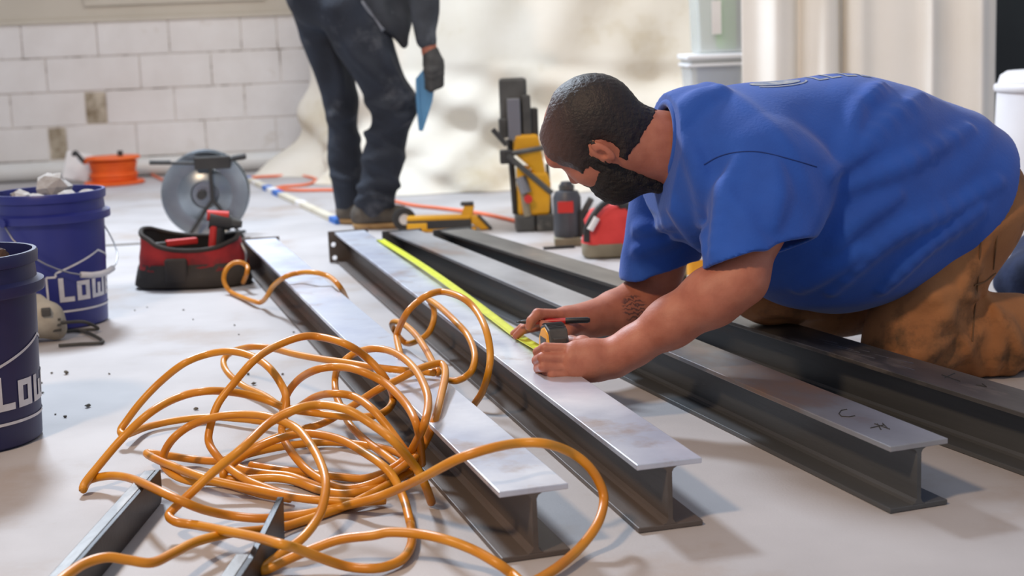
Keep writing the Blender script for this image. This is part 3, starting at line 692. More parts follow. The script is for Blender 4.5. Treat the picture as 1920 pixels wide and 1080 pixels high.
wc = G(137, 347); wb = empty('white_card', (wc[0], wc[1]+.05, 0), .1, 'crumpled white card leaning on the pipe beside the orange cord reel', 'card')
o = MB().box(-.075, .075, -.02, .02, 0, .165).build('sheet', 'paper', wb, bevel=.008); o.rotation_euler = (-.25, .22, 0); o.location = (.0, 0, .018)

# pale strip with blue tape on the floor
l0, l1 = G(462, 338), G(638, 421); dv = l1-l0; LL = np.linalg.norm(dv); az = math.atan2(dv[1], dv[0])
ls = empty('marking_strip', l0, az, 'long pale strip with blue tape patches lying on the floor', 'strip')
MB().box(0, LL, -.018, .018, .0005, .022).build('strip', 'wood', ls, bevel=.002)
for u0, u1, m in ((.0, .10, 'bluetape'), (.62, .74, 'bluetape'), (.9, 1.06, 'bluetape'), (LL-.13, LL+.001, 'bluetape'), (.30, .36, 'paper'), (.76, .88, 'paper'), (1.5, 1.6, 'paper')):
    MB().box(u0, u1, -.0195, .0195, .0008, .0232).build('tape_patch', m, ls)
# orange cord running over the far floor
fc = [(268, 318, .02), (300, 335), (335, 345), (400, 342), (470, 333), (520, 330), (560, 329), (592, 336), (575, 346), (530, 350), (520, 354), (560, 357), (632, 357), (700, 368), (770, 384), (830, 391), (900, 400), (962, 413), (1010, 428)]
tag(MB().tube(spline([G(p[0], p[1], .008) for p in fc], 6), .008, 8).build('floor_cord', 'cordfar', None, True), 'thin pinkish orange cord snaking over the floor behind the standing worker', 'cord')

# yellow and black floor tool, black tape roll
yl = G(836, 434); yt = empty('yellow_tool', (yl[0], yl[1]+.02, 0), -.02, 'yellow and black tool lying behind the far beam ends', 'hand tool')
MB().box(-.15, .10, -.03, .03, .045, .062).build('top_shell', 'yel', yt, bevel=.005)
MB().box(-.15, .10, -.032, .032, .012, .046).build('side_panel', 'rubd', yt, bevel=.004)
MB().box(-.15, -.07, -.034, .034, .008, .038).build('end_cap', 'yel', yt, bevel=.004)
MB().box(-.15, .12, -.03, .03, .0005, .013).build('base', 'yel', yt, bevel=.003)
MB().prism([(.06, .05), (.105, .05), (.115, .098), (.075, .098)], 'y', -.024, .024).build('upright', 'yel', yt, bevel=.004)
MB().box(.062, .112, -.026, .026, .098, .11).build('upright_cap', 'rubd', yt, bevel=.003)
MB().prism([(.10, .06), (.125, .055), (.172, .004), (.14, .001), (.10, .03)], 'y', -.024, .024).build('foot', 'yel', yt, bevel=.004)
MB().prism([(.125, .058), (.134, .056), (.182, .004), (.172, .002)], 'y', -.026, .026).build('foot_edge', 'rubd', yt, bevel=.002)
tp = U(757, 396, 5.74); tr_ = empty('tape_roll', (tp[0], tp[1], 0), .15, 'black tape roll with white core standing beside the boot', 'tape roll')
RX = Matrix.Rotation(PI/2, 3, 'X')
MB().lathe([(.022, -.018), (.044, -.018), (.046, -.016), (.046, .016), (.044, .018), (.022, .018), (.022, -.018)], 36, (0, 0, .047), RX).build('roll', 'rubd', tr_, auto=.6)
MB().lathe([(.0, -.012), (.0225, -.014), (.0225, .014), (0, .012)], 30, (0, 0, .047), RX).build('core', 'paper', tr_, auto=.6)

# ------------------------------------------------------------------ core drill rig, jack, red bag, cans
cd = G(1000, 434); dg = empty('core_drill', (cd[0], cd[1]+.05, 0), .05, 'yellow core drilling rig with black motor column on the floor', 'core drill')
s9 = 1/490
def cb(x0, x1, y0, y1, d0, d1, nm, m, bv=.006): return MB().box((x0-1003)*s9, (x1-1003)*s9, d0, d1, (434-y1)*s9, (434-y0)*s9).build(nm, m, dg, bevel=bv)
cb(970, 1006, 403, 434, -.06, .06, 'base_block', 'dgrey'); cb(1008, 1042, 403, 434, -.07, .06, 'base_block', 'dgrey')
cb(976, 1001, 312, 406, -.03, .04, 'gear_case', 'yel', .012)
MB().prism([(-.035, .06), (.062, .06), (.072, .18), (.06, .225), (-.01, .23), (-.045, .18)], 'y', -.05, .05).build('motor_body', 'yel', dg, bevel=.012)
MB().prism([(.02, .2), (.055, .22), (.03, .37), (-.06, .37), (-.065, .30), (-.01, .25)], 'y', -.045, .04).build('carriage', 'yel', dg, bevel=.012)
cb(950, 1001, 148, 256, .0, .07, 'motor', 'dgrey', .012); cb(962, 986, 185, 262, -.04, .01, 'guide_rail', 'wire', .004); cb(990, 1006, 180, 262, -.03, .03, 'guide_rail', 'dgrey', .004)
cb(1002, 1020, 205, 262, -.01, .05, 'bracket', 'rubd', .006); cb(946, 962, 222, 258, -.02, .04, 'bracket', 'dgrey', .005)
def ct(pts, r, nm, m): return MB().tube([((x-1003)*s9, d, (434-y)*s9) for x, y, d in pts], r, 10).build(nm, m, dg)
ct([(933, 240, -.05), (958, 270, -.06)], .010, 'lever', 'rubd'); ct([(946, 288, -.07), (1030, 277, -.06)], .010, 'lever', 'dgrey'); ct([(958, 288, -.08), (1038, 362, -.08)], .011, 'lever', 'dgrey')
cb(944, 966, 278, 304, -.085, -.05, 'clamp', 'rubd'); ct([(982, 330, -.06), (990, 360, -.07)], .022, 'hub', 'wire'); ct([(985, 352, -.06), (992, 404, -.06)], .014, 'shaft', 'tan'); ct([(1034, 310, .0), (1038, 404, .0)], .007, 'side_rod', 'dgrey')
MB().lathe([(0, -.01), (.016, -.01), (.016, .01), (0, .01)], 16, (-.02, -.09, .13), RX).build('red_knob', 'red', dg)
ct([(966, 262, .03), (972, 404, .03)], .012, 'column', 'rubd')
jk = G(1067, 463); jg = empty('bottle_jack', (jk[0], jk[1]+.06, 0), 0, 'worn grey bottle jack between the core drill and the red bag', 'jack')
MB().box(-.05, .045, -.05, .05, .0005, .03).build('base', 'tan', jg, bevel=.005)
MB().lathe([(0, .03), (.047, .03), (.05, .04), (.05, .17), (.04, .192), (.025, .196), (.025, .212), (.018, .226), (.0, .228)], 28).build('cylinder', 'jack', jg, auto=.6)
MB().lathe([(.0, .198), (.028, .198), (.028, .214), (0, .214)], 20).build('collar', 'dgrey', jg, auto=.6)
MB().tube([(.055, -.02, .03), (.055, -.02, .12)], .022, 12).build('pump', 'rubd', jg); MB().tube([(.055, -.02, .11), (.085, -.03, .165)], .012, 10).build('pump_arm', 'dgrey', jg)
MB().box(-.035, .02, -.0525, -.048, .12, .16).build('label_plate', 'red', jg)
fbp = G(1048, 466); fb = MB().box(-.055, .055, -.012, .012, .0005, .008).build('steel_offcut', 'bar', None, bevel=.001); fb.location = fbp; fb.rotation_euler = (0, 0, .1); tag(fb, 'small dark flat steel offcut on the floor in front of the jack', 'offcut')
rb_ = G(1146, 486); rbg = empty('red_bag', (rb_[0], rb_[1]+.07, 0), .1, 'pale red soft bag with tan base and black strap beside the worker', 'tool bag')
ringbag(None, [(.02, .02, .002), (.088, .062, .003), (.094, .068, .012), (.092, .066, .05)], 'tan', 'x', rbg).build('base', 'tan', rbg, True)
ringbag(None, [(.092, .066, .048), (.088, .06, .07), (.078, .05, .10), (.082, .05, .125), (.06, .036, .16), (.02, .02, .172), (.002, .002, .174)], 'redbag', 'x', rbg).build('body', 'redbag', rbg, True)
MB().tube(spline([(-.085, -.05, .06), (-.08, -.055, .11), (-.045, -.05, .165), (.0, -.03, .19), (.04, -.02, .18)], 5), .011, 8).build('strap', 'rubd', rbg, True)
MB().tube([(-.075, -.062, .10), (-.05, -.06, .14)], .012, 10).build('buckle', 'paper', rbg)
MB().tube(spline([(.03, -.02, .17), (.07, .0, .16), (.088, .0, .11)], 4), .016, 8).build('flap', 'rubd', rbg, True)
def can(px, py, r, h, label, lid='dgrey'):
    g = G(px, py); e = empty('paint_can', (g[0], g[1]+r, 0), .4, label, 'can', 'white cans with yellow bands')
    MB().lathe([(0, .001), (r-.002, .001), (r, .003), (r, h-.004), (r-.003, h), (0, h)], 32).build('body', 'lid', e, auto=.6)
    MB().lathe([(r+.0008, h*.3), (r+.001, h*.72)], 32).build('band', 'tape_y', e, True)
    MB().lathe([(r-.004, h), (r+.002, h), (r+.002, h+.006), (0, h+.006)], 32).build('lid', lid, e, auto=.6)
    return e
can(1222, 474, .042, .10, 'white can with yellow band just right of the red bag', 'lid')
can(1318, 540, .04, .115, 'white can with yellow band seen between the kneeling worker\'s arms', 'lid')
bx = G(1276, 530); be = empty('beige_case', (bx[0], bx[1]+.03, 0), .1, 'small beige case with dark base seen between the worker\'s arms', 'case')
MB().box(-.03, .035, -.03, .03, .016, .085).build('body', 'tan', be, bevel=.008); MB().box(-.032, .037, -.032, .032, .0005, .017).build('base', 'rubd', be, bevel=.003)
tag(MB().tube(spline([G(1330, 500, .09), G(1320, 520, .05), G(1314, 548, .006), G(1330, 575, .006)], 6), .004, 8).build('thin_cable', 'rubd', None, True), 'thin dark cable beside the can between the worker\'s arms', 'cable')

# ------------------------------------------------------------------ plastic bins, drum, jacket heap at the right
def bin_(x, y, z, w, d, h, label, content=None):
    r = empty('storage_bin', (x, y, z), 0, label, 'storage bin', 'stacked plastic storage bins')
    t = .004; q = .92
    vs = []; 
    for s_, zz in ((q, .001), (1, h)):
        vs += [(-w*s_, -d*s_, zz), (w*s_, -d*s_, zz), (w*s_, d*s_, zz), (-w*s_, d*s_, zz)]
    o = MB().add(vs, [(0, 1, 2, 3), (0, 4, 5, 1), (1, 5, 6, 2), (2, 6, 7, 3), (3, 7, 4, 0)]).build('tub', 'clear', r, bevel=.01)
    sm = o.modifiers.new('solid', 'SOLIDIFY'); sm.thickness = t
    MB().box(-w-.012, w+.012, -d-.012, d+.012, h, h+.022).build('lid', 'lid', r, bevel=.006)
    MB().box(-w-.008, w+.008, -d-.008, d+.008, h-.03, h-.018).build('rim_band', 'lid', r, bevel=.003)
    return r
xb = U(1300, 60, 6.3)[0]
bw = .2
bin_(xb+bw-.005, 6.42, 0, bw, .15, .295, 'lowest clear bin with white lid in the stack behind the curtain')
bin_(xb+bw-.01, 6.42, .318, bw+.015, .16, .295, 'clear bin with white lid and blue things inside, under the tall bin')
tb2 = bin_(xb+bw+.005, 6.42, .636, bw, .15, .52, 'tall clear bin holding something green, top of the stack')
lb = MB().box(-.13, -.09, -.152, -.148, .08, .22).build('paper_label', 'paper', tb2)
def stuffin(name, x0, x1, z0, z1, m, label, cat):
    o = MB().box(x0, x1, 6.32, 6.52, z0, z1).build(name, m, None, bevel=.012); return tag(o, label, cat)
stuffin('plastic_folder', xb+.125, xb+.19, .65, 1.14, 'green', 'bright green plastic folder standing inside the tall clear bin', 'folder')
stuffin('grey_case', xb+.196, xb+.34, .65, 1.12, 'dgrey', 'dark grey case standing beside the green folder in the tall bin', 'case')
stuffin('blue_pack', xb+.04, xb+.2, .33, .58, 'bluetape', 'blue packet lying inside the clear bin with the white lid', 'packet')
dm = U(1930, 480, 4.75)
dr2 = empty('white_drum', (dm[0]+.1, 4.8, 0), 0, 'white plastic drum with rounded top at the right edge', 'drum')
MB().lathe([(0, .001), (.185, .001), (.2, .02), (.196, .3), (.19, .52), (.18, .552), (.16, .565), (0, .57)], 40).build('drum_body', 'whitebin', dr2, auto=.9)
MB().lathe([(.196, .50), (.2, .505), (.2, .52), (.192, .526)], 40).build('rim', 'whitebin', dr2, True)
jh = U(1925, 540, 3.75)
hb = Blend().ell((jh[0]+.12, 3.75, .06), (.2, .14, .07)).ell((jh[0]-.0, 3.72, .07), (.07, .10, .075)).ell((jh[0]+.1, 3.8, .12), (.12, .1, .07))
hs = Shape([hb], post=lambda P, d: np.maximum(d+.016*vnoise(P, 34, 5)+.008*vnoise(P, 80, 6), .002-P[:, 2]))
tag(solid('work_jacket', hs, (jh[0]-.2, 3.5, -.02), (jh[0]+.42, 4.0, .30), .009, 'navy', None), 'crumpled navy work jacket heaped behind the kneeling worker', 'jacket')
hs = Shape([Blend().ell((jh[0]+.06, 3.66, .155), (.06, .035, .016)).ell((jh[0]+.10, 3.66, .145), (.05, .045, .022)).cap((jh[0]+.03, 3.65, .15), (jh[0]-.01, 3.64, .14), .012, .009, .01).cap((jh[0]+.03, 3.63, .148), (jh[0]-.005, 3.61, .135), .012, .009, .01)], post=lambda P, d: d+.003*vnoise(P, 90, 8))
tag(solid('leather_glove', hs, (jh[0]-.06, 3.56, .09), (jh[0]+.2, 3.76, .21), .006, 'khaki', None), 'pale yellow glove lying on the navy jacket heap', 'glove')

# ------------------------------------------------------------------ floor crumbs
for i, (x, y, s_) in enumerate([(165, 764, .008), (124, 702, .008), (122, 783, .005), (205, 702, .004), (97, 701, .004), (78, 719, .004), (80, 738, .004), (104, 778, .003), (344, 582, .004), (440, 611, .004), (276, 577, .003), (253, 583, .003), (368, 769, .006), (465, 703, .005), (476, 722, .006), (530, 703, .004), (396, 802, .003), (288, 722, .003), (362, 600, .003), (551, 624, .004), (448, 628, .003)]):
    g = G(x, y); chunk((g[0], g[1], .0002), (s_, s_*.8, s_*.6), 'crumb', 'tiny grey concrete crumb on the floor left of the beams', 'crumb', 'concrete crumbs on the floor', 100+i, 'concrete_crumb')

# ================================================================== kneeling worker
nz = lambda v: np.array(v, float)/np.linalg.norm(v)
KO = np.array([.72, 3.02, 0.])
kw = empty('person', KO, 0, 'kneeling worker in blue t-shirt and brown trousers measuring a beam', 'person')
M0 = np.array([.39, 2.92, 0]); AX = nz((.946, .324, 0)); LX = nz((.324, -.946, 0)); ZX = np.array([0, 0, 1.])
def T(s, l, z): return M0+AX*s+LX*l+np.array([0, 0, z])
TA = np.stack([AX, LX, ZX])
# head frame: f face forward, u crown, l towards the camera
hf = nz((-.535, .42, -.734)); hu = nz((-.81, 0, .59)); hl = nz(np.cross(hu, hf)); hl = hl if hl[1] < 0 else -hl
hc = U(1107, 238, 2.88)
def HP(f, u, l): return hc+hf*f+hu*u+hl*l
HA = np.stack([hf, hu, hl])
def headloc(P): q = P-hc.astype(f32); return q@hf.astype(f32), q@hu.astype(f32), q@hl.astype(f32)
Lsh, Lel, Lwr = T(.04, .19, .455), U(1388, 522, 2.66), U(1152, 672, 2.70)
Rsh, Rel, Rwr = T(.04, -.19, .43), U(1228, 566, 3.17), U(1090, 604, 3.04)
head = Blend()
head.ell(HP(-.004, .004, 0), (.101, .089, .077), HA, .02).ell(HP(.035, -.055, 0), (.058, .075, .062), HA, .04)
head.ell(HP(.060, -.105, 0), (.034, .03, .036), HA, .04).ell(HP(.066, .018, 0), (.032, .036, .056), HA, .03)     # jaw, brow
head.cap(HP(.086, .006, 0), HP(.112, -.036, 0), .009, .0125, .014).ell(HP(.100, -.042, .012), (.010, .008, .009), HA, .008).ell(HP(.100, -.042, -.012), (.010, .008, .009), HA, .008)
head.cap(HP(.088, -.068, -.02), HP(.088, -.068, .02), .0075, k=.012).cap(HP(.087, -.082, -.016), HP(.087, -.082, .016), .008, k=.012)  # lips
head.cap(HP(.083, .024, -.045), HP(.083, .024, .045), .010, k=.02)
for s_ in (-1, 1): head.ell(HP(.062, -.04, s_*.036), (.03, .028, .022), HA, .025)       # cheeks
head.cap(HP(-.02, -.055, 0), T(-.03, .0, .505), .058, .068, .03).cap(HP(.0, -.08, 0), T(-.03, 0, .48), .05, .06, .03)
for s_ in (-1, 1):                       # ears
    head.ell(HP(-.002, -.042, s_*.074), (.014, .027, .009), HA, .006).ell(HP(-.012, -.040, s_*.080), (.012, .028, .008), HA, .004)
arms = Blend()
arms.ell(T(.08, 0, .46), (.17, .19, .13), TA, .05).ell(T(.33, 0, .40), (.25, .18, .17), TA, .06).ell(T(.56, 0, .36), (.13, .17, .14), TA, .06)
def arm(sh, el, wr, pole):
    d = wr-el; q1 = el+d*.22+np.array(pole)*.004; q2 = el+d*.55
    arms.chain([sh, sh+(el-sh)*.45, el], [.062, .056, .047], .03)
    arms.chain([el, q1, q2, el+d*.85, wr], [.046, .051, .043, .033, .0315], .03)
arm(Lsh, Lel, Lwr, (0, -1, 0)); arm(Rsh, Rel, Rwr, (0, 0, 1))
hands = Blend()
nails = []
def finger(pts, rs, k=.003):
    hands.chain(pts, rs, k); a_, b_ = np.array(pts[-2]), np.array(pts[-1]); nails.append((a_, b_, rs[-1]))
UU = lambda l: [U(*p) for p in l]
# left hand: lies on its edge on the beam, closed round the tape measure from the camera's side
for p, r in (((1078, 655, 2.695), .0165), ((1072, 671, 2.684), .0165), ((1074, 687, 2.684), .016), ((1082, 700, 2.690), .0145)):
    hands.chain([Lwr+(U(*p)-Lwr)*.04, Lwr+(U(*p)-Lwr)*.55, U(*p)], [.024, .021, r], .022)
hands.ell(U(1112, 676, 2.70), (.045, .018, .034), k=.02)
finger(UU([(1078, 655, 2.692), (1022, 652, 2.695), (1008, 660, 2.728), (1014, 666, 2.750)]), [.0112, .0100, .0090, .0078])
finger(UU([(1072, 672, 2.682), (1017, 671, 2.685), (1006, 676, 2.722), (1014, 680, 2.745)]), [.0112, .0101, .0091, .0080])
finger(UU([(1074, 688, 2.682), (1019, 688, 2.680), (1009, 691, 2.716), (1018, 693, 2.738)]), [.0108, .0097, .0088, .0078])
finger(UU([(1082, 700, 2.686), (1036, 701, 2.679), (1024, 703, 2.705), (1030, 704, 2.722)]), [.0098, .0086, .0078, .0070])
finger(UU([(1128, 660, 2.715), (1092, 645, 2.755), (1070, 642, 2.80), (1052, 645, 2.83)]), [.018, .0145, .0118, .0098], .012)
# right hand: pen between index finger and thumb, other fingertips pressing the tape blade
for p, r in (((1050, 591, 3.0), .0145), ((1044, 598, 3.02), .0145), ((1044, 606, 3.045), .014), ((1050, 612, 3.065), .0125)):
    hands.chain([Rwr, Rwr+(U(*p)-Rwr)*.55, U(*p)], [.024, .020, r], .022)
finger(UU([(1050, 590, 2.998), (1008, 588, 2.975), (996, 601, 2.966), (992, 613, 2.966)]), [.0118, .0108, .0096, .0082])
finger(UU([(1044, 598, 3.02), (1003, 602, 3.01), (982, 617, 3.012), (968, 630, 3.015)]), [.0122, .0108, .0096, .0082])
finger(UU([(1044, 606, 3.045), (1004, 604, 3.045), (980, 614, 3.05), (963, 626, 3.055)]), [.0118, .0104, .0092, .0080])
finger(UU([(1050, 613, 3.065), (1016, 612, 3.078), (998, 616, 3.09), (985, 620, 3.10)]), [.0108, .0094, .0084, .0074])
finger(UU([(1084, 612, 3.005), (1062, 621, 2.975), (1040, 618, 2.962), (1020, 609, 2.962)]), [.0165, .0135, .0112, .0092], .012)
eyec = [HP(.079, .002, s_*.032) for s_ in (-1, 1)]
def body_post(P, d):
    f, u, l = headloc(P)
    for s_ in (-1, 1):
        e = np.sqrt((f+.006)**2+((u+.042)/1.3)**2+((l-s_*.090)/1.1)**2)-.0098; d = np.maximum(d, -e)       # ear bowl
        q = HP(.090, .001, s_*.032); e = np.sqrt(((P-q.astype(f32))**2).sum(1))-.0145; h = np.maximum(.012-np.abs(-e-d), 0)/.012; d = np.maximum(d, -e)+h*h*.003
    return d
body = Shape([head, arms, hands], .018, body_post)
bo = solid('body', body, (-.04, 2.52, .09), (1.12, 3.36, .68), .0028, 'skin', kw, KO)
for c_ in eyec:
    e = MB().lathe([(.0125*math.sin(t), -.0125*math.cos(t)) for t in np.linspace(0, PI, 12)], 16, c_-KO).build('eye', 'eye', kw, True)
    MB().lathe([(.006*math.sin(t), -.006*math.cos(t)) for t in np.linspace(0, PI, 8)], 12, c_-KO+hf*.0082).build('iris', 'iris', e, True)
def thin_hair(m):
    n = m.node_tree.nodes; L = m.node_tree.links; b = n['Principled BSDF']; src = b.inputs['Base Color'].links[0].from_socket
    tc = n.new('ShaderNodeTexCoord'); vm = n.new('ShaderNodeVectorMath'); vm.operation = 'DISTANCE'; vm.inputs[1].default_value = tuple(HP(.075, .075, .02)-KO); L.new(tc.outputs['Object'], vm.inputs[0])
    r = n.new('ShaderNodeMapRange'); r.inputs[1].default_value = .125; r.inputs[2].default_value = .05; r.inputs[4].default_value = .85; L.new(vm.outputs['Value'], r.inputs[0])
    mx = n.new('ShaderNodeMix'); mx.data_type = 'RGBA'; mx.inputs[7].default_value = (*lin((92, 66, 58)), 1); L.new(r.outputs[0], mx.inputs[0]); L.new(src, mx.inputs[6]); L.new(mx.outputs[2], b.inputs['Base Color'])
thin_hair(MT['hair'])
# hair, brows and beard follow the head's own surface
def hair_post(P, d):
    f, u, l = headloc(P)
    al = np.abs(l)
    reg = np.maximum(f-.071-.25*u, -(u+.036))
    nape = np.maximum(f+.012, -(u+.088)); reg = np.minimum(reg, nape)            # down the nape
    side = np.maximum(np.maximum(np.abs(f-.012)-.013, -(u+.06)), .05-al); reg = np.minimum(reg, side)   # sideburns
    ear = np.sqrt((f+.006)**2+((u+.043)/1.3)**2)-.023; reg = np.maximum(reg, np.where(al > .06, -ear, -1))
    bald = np.sqrt(((f-.03)/1.1)**2+((u-.095)/.8)**2+(l/1.0)**2)-.024; reg = np.maximum(reg, -bald)
    reg = reg+.004*vnoise(P, 330, 9)+.002*vnoise(P, 800, 19)
    d = d-.0006-.0046*np.clip(-reg/.02, 0, 1)-.0010*vnoise(P, 600, 3)
    return np.maximum(d, reg)
solid('hair', Shape([head], 0, hair_post), hc-.17, hc+.17, .0026, 'hair', kw, KO)
def beard_post(P, d):
    f, u, l = headloc(P); al = np.abs(l)
    t = np.clip((-u-.05)/.08, 0, 1); pass
    low = u+.066-.25*np.maximum(.07-f, 0)+.12*np.maximum(al-.045, 0)
    reg = np.maximum(np.maximum(low, -(f-.004)), u+.045)
    strap = np.maximum(np.maximum(np.abs(f-.022)-.014, u+.03), .045-al); reg = np.minimum(reg, strap)
    mous = np.maximum(np.maximum(np.abs(u+.058)-.008, .07-f), al-.034); reg = np.minimum(reg, mous)
    lip = np.maximum(np.maximum(np.abs(u+.074)-.008, .08-f), al-.02); reg = np.maximum(reg, -lip)
    reg = reg+.004*vnoise(P, 300, 5)+.002*vnoise(P, 800, 15)
    d = d-.0006-(.004+.011*t)*np.clip(-reg/.016, 0, 1)-.0016*vnoise(P, 520, 4)
    return np.maximum(d, reg)
solid('beard', Shape([head], 0, beard_post), hc-.2, hc+.2, .0026, 'beard', kw, KO)
for s_ in (-1, 1):
    MB().tube([HP(.091, .018, s_*.012)-KO, HP(.093, .026, s_*.032)-KO, HP(.075, .024, s_*.052)-KO], [.003, .0045, .002], 6).build('eyebrow', 'beard', kw, True)
# shirt
tor = Blend()
tor.ell(T(.07, 0, .455), (.19, .215, .168), TA, .05).ell(T(.30, 0, .405), (.29, .232, .232), TA, .08).ell(T(.30, .02, .33), (.24, .2, .165), TA, .08).ell(T(.545, 0, .375), (.18, .205, .185), TA, .08)
tor.cap(T(.03, .15, .48), T(-.02, .0, .535), .085, .075, .05).cap(T(.03, -.15, .46), T(-.02, .0, .53), .085, .075, .05).cap(T(.0, 0, .52), T(-.10, .0, .522), .083, .085, .04)
def sleeve(sh, el, w1, w2, plane):
    b = Blend(); b.cap(sh, el, w1, w2, .05); b.post = lambda P, d: np.maximum(d, plane(P)); return b
hL = U(1428, 470, 2.63); bL = Blend()
bL.cap(Lsh+np.array([0, .03, .01]), U(1388, 500, 2.65), .100, .068, .05).cap(T(.10, .17, .43), U(1470, 470, 2.68), .088, .046, .06)
p0, p1, p2 = U(1340, 496, 2.62), U(1512, 446, 2.66), U(1420, 490, 2.80); nL = nz(np.cross(p1-p0, p2-p0)); nL = nL if nL[2] < 0 else -nL
bL.post = lambda P, d: np.maximum(np.maximum(d, (P-p0.astype(f32))@nL.astype(f32)), -np.maximum(d+.012, -((P-p0.astype(f32))@nL.astype(f32)+.045)))
bR = Blend(); bR.cap(Rsh+np.array([0, 0, .0]), U(1236, 530, 3.15), .098, .064, .05).cap(Rsh, U(1216, 520, 3.12), .09, .058, .04)
r0, r1, r2 = U(1180, 522, 3.1), U(1300, 482, 3.14), U(1240, 524, 3.0); nR = nz(np.cross(r1-r0, r2-r0)); nR = nR if nR[2] < 0 else -nR
bR.post = lambda P, d: np.maximum(np.maximum(d, (P-r0.astype(f32))@nR.astype(f32)), -np.maximum(d+.012, -((P-r0.astype(f32))@nR.astype(f32)+.045)))
cN = T(-.085, 0, .525); nN = nz(HP(-.01, -.02, 0)-T(-.03, 0, .50)); nN = nz(nN*np.array([1, 1, .35]))
def shirt_post(P, d):
    q = P-M0.astype(f32); s_ = q@AX.astype(f32); l = q@LX.astype(f32); z = P[:, 2]
    front = np.clip((l+.05)/.15, 0, 1); m = np.clip((s_-.02)/.2, 0, 1)
    a1 = .55*s_-.83*z; wob = .5*np.sin(9*s_+3*l)+.4*np.sin(17*z+5*l)
    w = .003*np.maximum(0, np.sin(40*a1+1.6*wob))**2.5*np.clip(.5+.9*np.sin(7*s_-6*z+1), 0, 1)*m
    w += .004*np.maximum(0, np.sin(24*a1+2+1.8*wob))**3*m
    b1 = .8*s_+.5*z; w += .006*np.maximum(0, np.sin(44*b1+1.4*wob+2*l))**3*np.clip((.16-s_)/.12, 0, 1)
    w += .0022*vnoise(P, 60, 2)
    d = d-w
    # hem: rises from the belly to the small of the back
    hem = (s_-.60)*.80-(z-.395)*.60+.010*np.sin(26*z+9*l)
    d = np.maximum(d, hem)
    inn = np.maximum(d+.012, -(hem+.10)); d = np.maximum(d, -inn)
    # neck opening
    n = P-cN.astype(f32); al = n@nN.astype(f32); rad = np.sqrt(np.maximum((n**2).sum(1)-al*al, 0))
    d = np.maximum(d, np.where(rad < .17, al, -1))
    d = np.maximum(d, -np.maximum(rad-.067, -(al+.07)))
    return d
def trace(shape, px, py, t0=2.2):
    d = ray(px, py); d = d/np.linalg.norm(d); t = t0
    for _ in range(90):
        q = float(shape.ev((CC+d*t)[None].astype(f32))[0])
        if q < .0005: break
        t += max(q*.8, .0004)
        if t > t0+3: return None
    return CC+d*(t+.003)
def folds(shape, lines, r=.011, t0=2.2):
    b = Blend()
    for ln in lines:
        n = len(ln); q = [trace(shape, *p[:2], t0) for p in spline(ln, 4)]; q = [p for p in q if p is not None]; m = len(q)
        if m > 1: b.chain(q, [r*(.35+.65*math.sin(PI*(i+.6)/(m+.2))) for i in range(m)], .012)
    b.kk = .026
    return b
pre = Shape([tor, bL, bR], .010)
fo = folds(pre, [[(1652, 160), (1622, 196)], [(1722, 183), (1640, 250), (1556, 330)], [(1815, 243), (1705, 305), (1590, 352)], [(1866, 343), (1762, 402), (1655, 455), (1560, 545)], [(1832, 392), (1735, 465), (1655, 540)],
  [(1266, 218), (1306, 187), (1340, 172)], [(1272, 242), (1304, 200), (1350, 174)], [(1292, 256), (1304, 300), (1320, 372), (1324, 470)], [(1340, 470), (1358, 373), (1382, 305)], [(1252, 372), (1285, 420), (1316, 466)],
  [(1575, 300), (1600, 240), (1612, 195)], [(1560, 470), (1600, 420), (1680, 370)], [(1200, 470), (1235, 455), (1270, 440)], [(1196, 430), (1230, 428), (1262, 415)], [(1450, 420), (1458, 360), (1452, 310)], [(1500, 540), (1560, 500), (1610, 470)]])
shp = Shape([tor, bL, bR, fo], .012, shirt_post)
sho = solid('t_shirt', shp, (.12, 2.5, .10), (1.2, 3.4, .72), .0045, 'shirt', kw, KO)
# ribbed collar
e1 = nz(np.cross(nN, (0, 0, 1))); e2 = np.cross(nN, e1)
MB().tube([cN-nN*.004+e1*(.072*math.cos(t))+e2*(.072*math.sin(t))-KO for t in np.linspace(0, 2*PI, 41)[:-1]], .0085, 8, closed=True).build('collar', 'shirt', sho, True)
bvs = BVHTree.FromObject(sho, bpy.context.evaluated_depsgraph_get())
for px in ([(1320, 309), (1345, 295), (1372, 287), (1405, 284), (1436, 287), (1487, 300), (1531, 313)],):
    q = [bvs.ray_cast(Vector(CC-KO), Vector(ray(*p)).normalized()) for p in spline(px, 5)]; q = [h[0]+h[1]*.0002 for h in q if h[0] is not None]
    if len(q) > 3: MB().tube(q, .0013, 6).build('shoulder_seam', 'seamb', sho)
# print across the shoulders, laid onto the cloth
bv = BVHTree.FromObject(sho, bpy.context.evaluated_depsgraph_get())
def drop(s_, l):
    p = T(s_, l, 0)-KO; h = bv.ray_cast(Vector((p[0], p[1], 1.2)), Vector((0, 0, -1)))[0]; return (h.x, h.y, h.z+.0012) if h else None
pm = MB()
def prt(poly, n=7):                      # strip between two outlines
    A, B = poly; vs = []
    for i in range(len(A)): vs += [drop(*A[i]), drop(*B[i])]
    if all(v is not None for v in vs): pm.add(vs, [(2*i, 2*i+2, 2*i+3, 2*i+1) for i in range(len(A)-1)])
ts = np.linspace(0, PI, 13)
prt(([(.145-.055*math.cos(t), .035+.022*math.sin(t)) for t in ts], [(.145-.055*math.cos(t), .030-.012*math.sin(t)) for t in ts]))
prt(([(.145-.07*math.cos(t), .035+.034*math.sin(t)) for t in ts[3:]], [(.145-.066*math.cos(t), .035+.029*math.sin(t)) for t in ts[3:]]))
for k, s_ in enumerate((.235, .265, .30, .335)):
    prt(([(s_, .05-.02*t) for t in np.linspace(0, 3, 6)], [(s_+.007, .05-.02*t) for t in np.linspace(0, 3, 6)]))
    prt(([(s_+.004+.004*i, .05) for i in range(6)], [(s_+.004+.004*i, .041) for i in range(6)]))
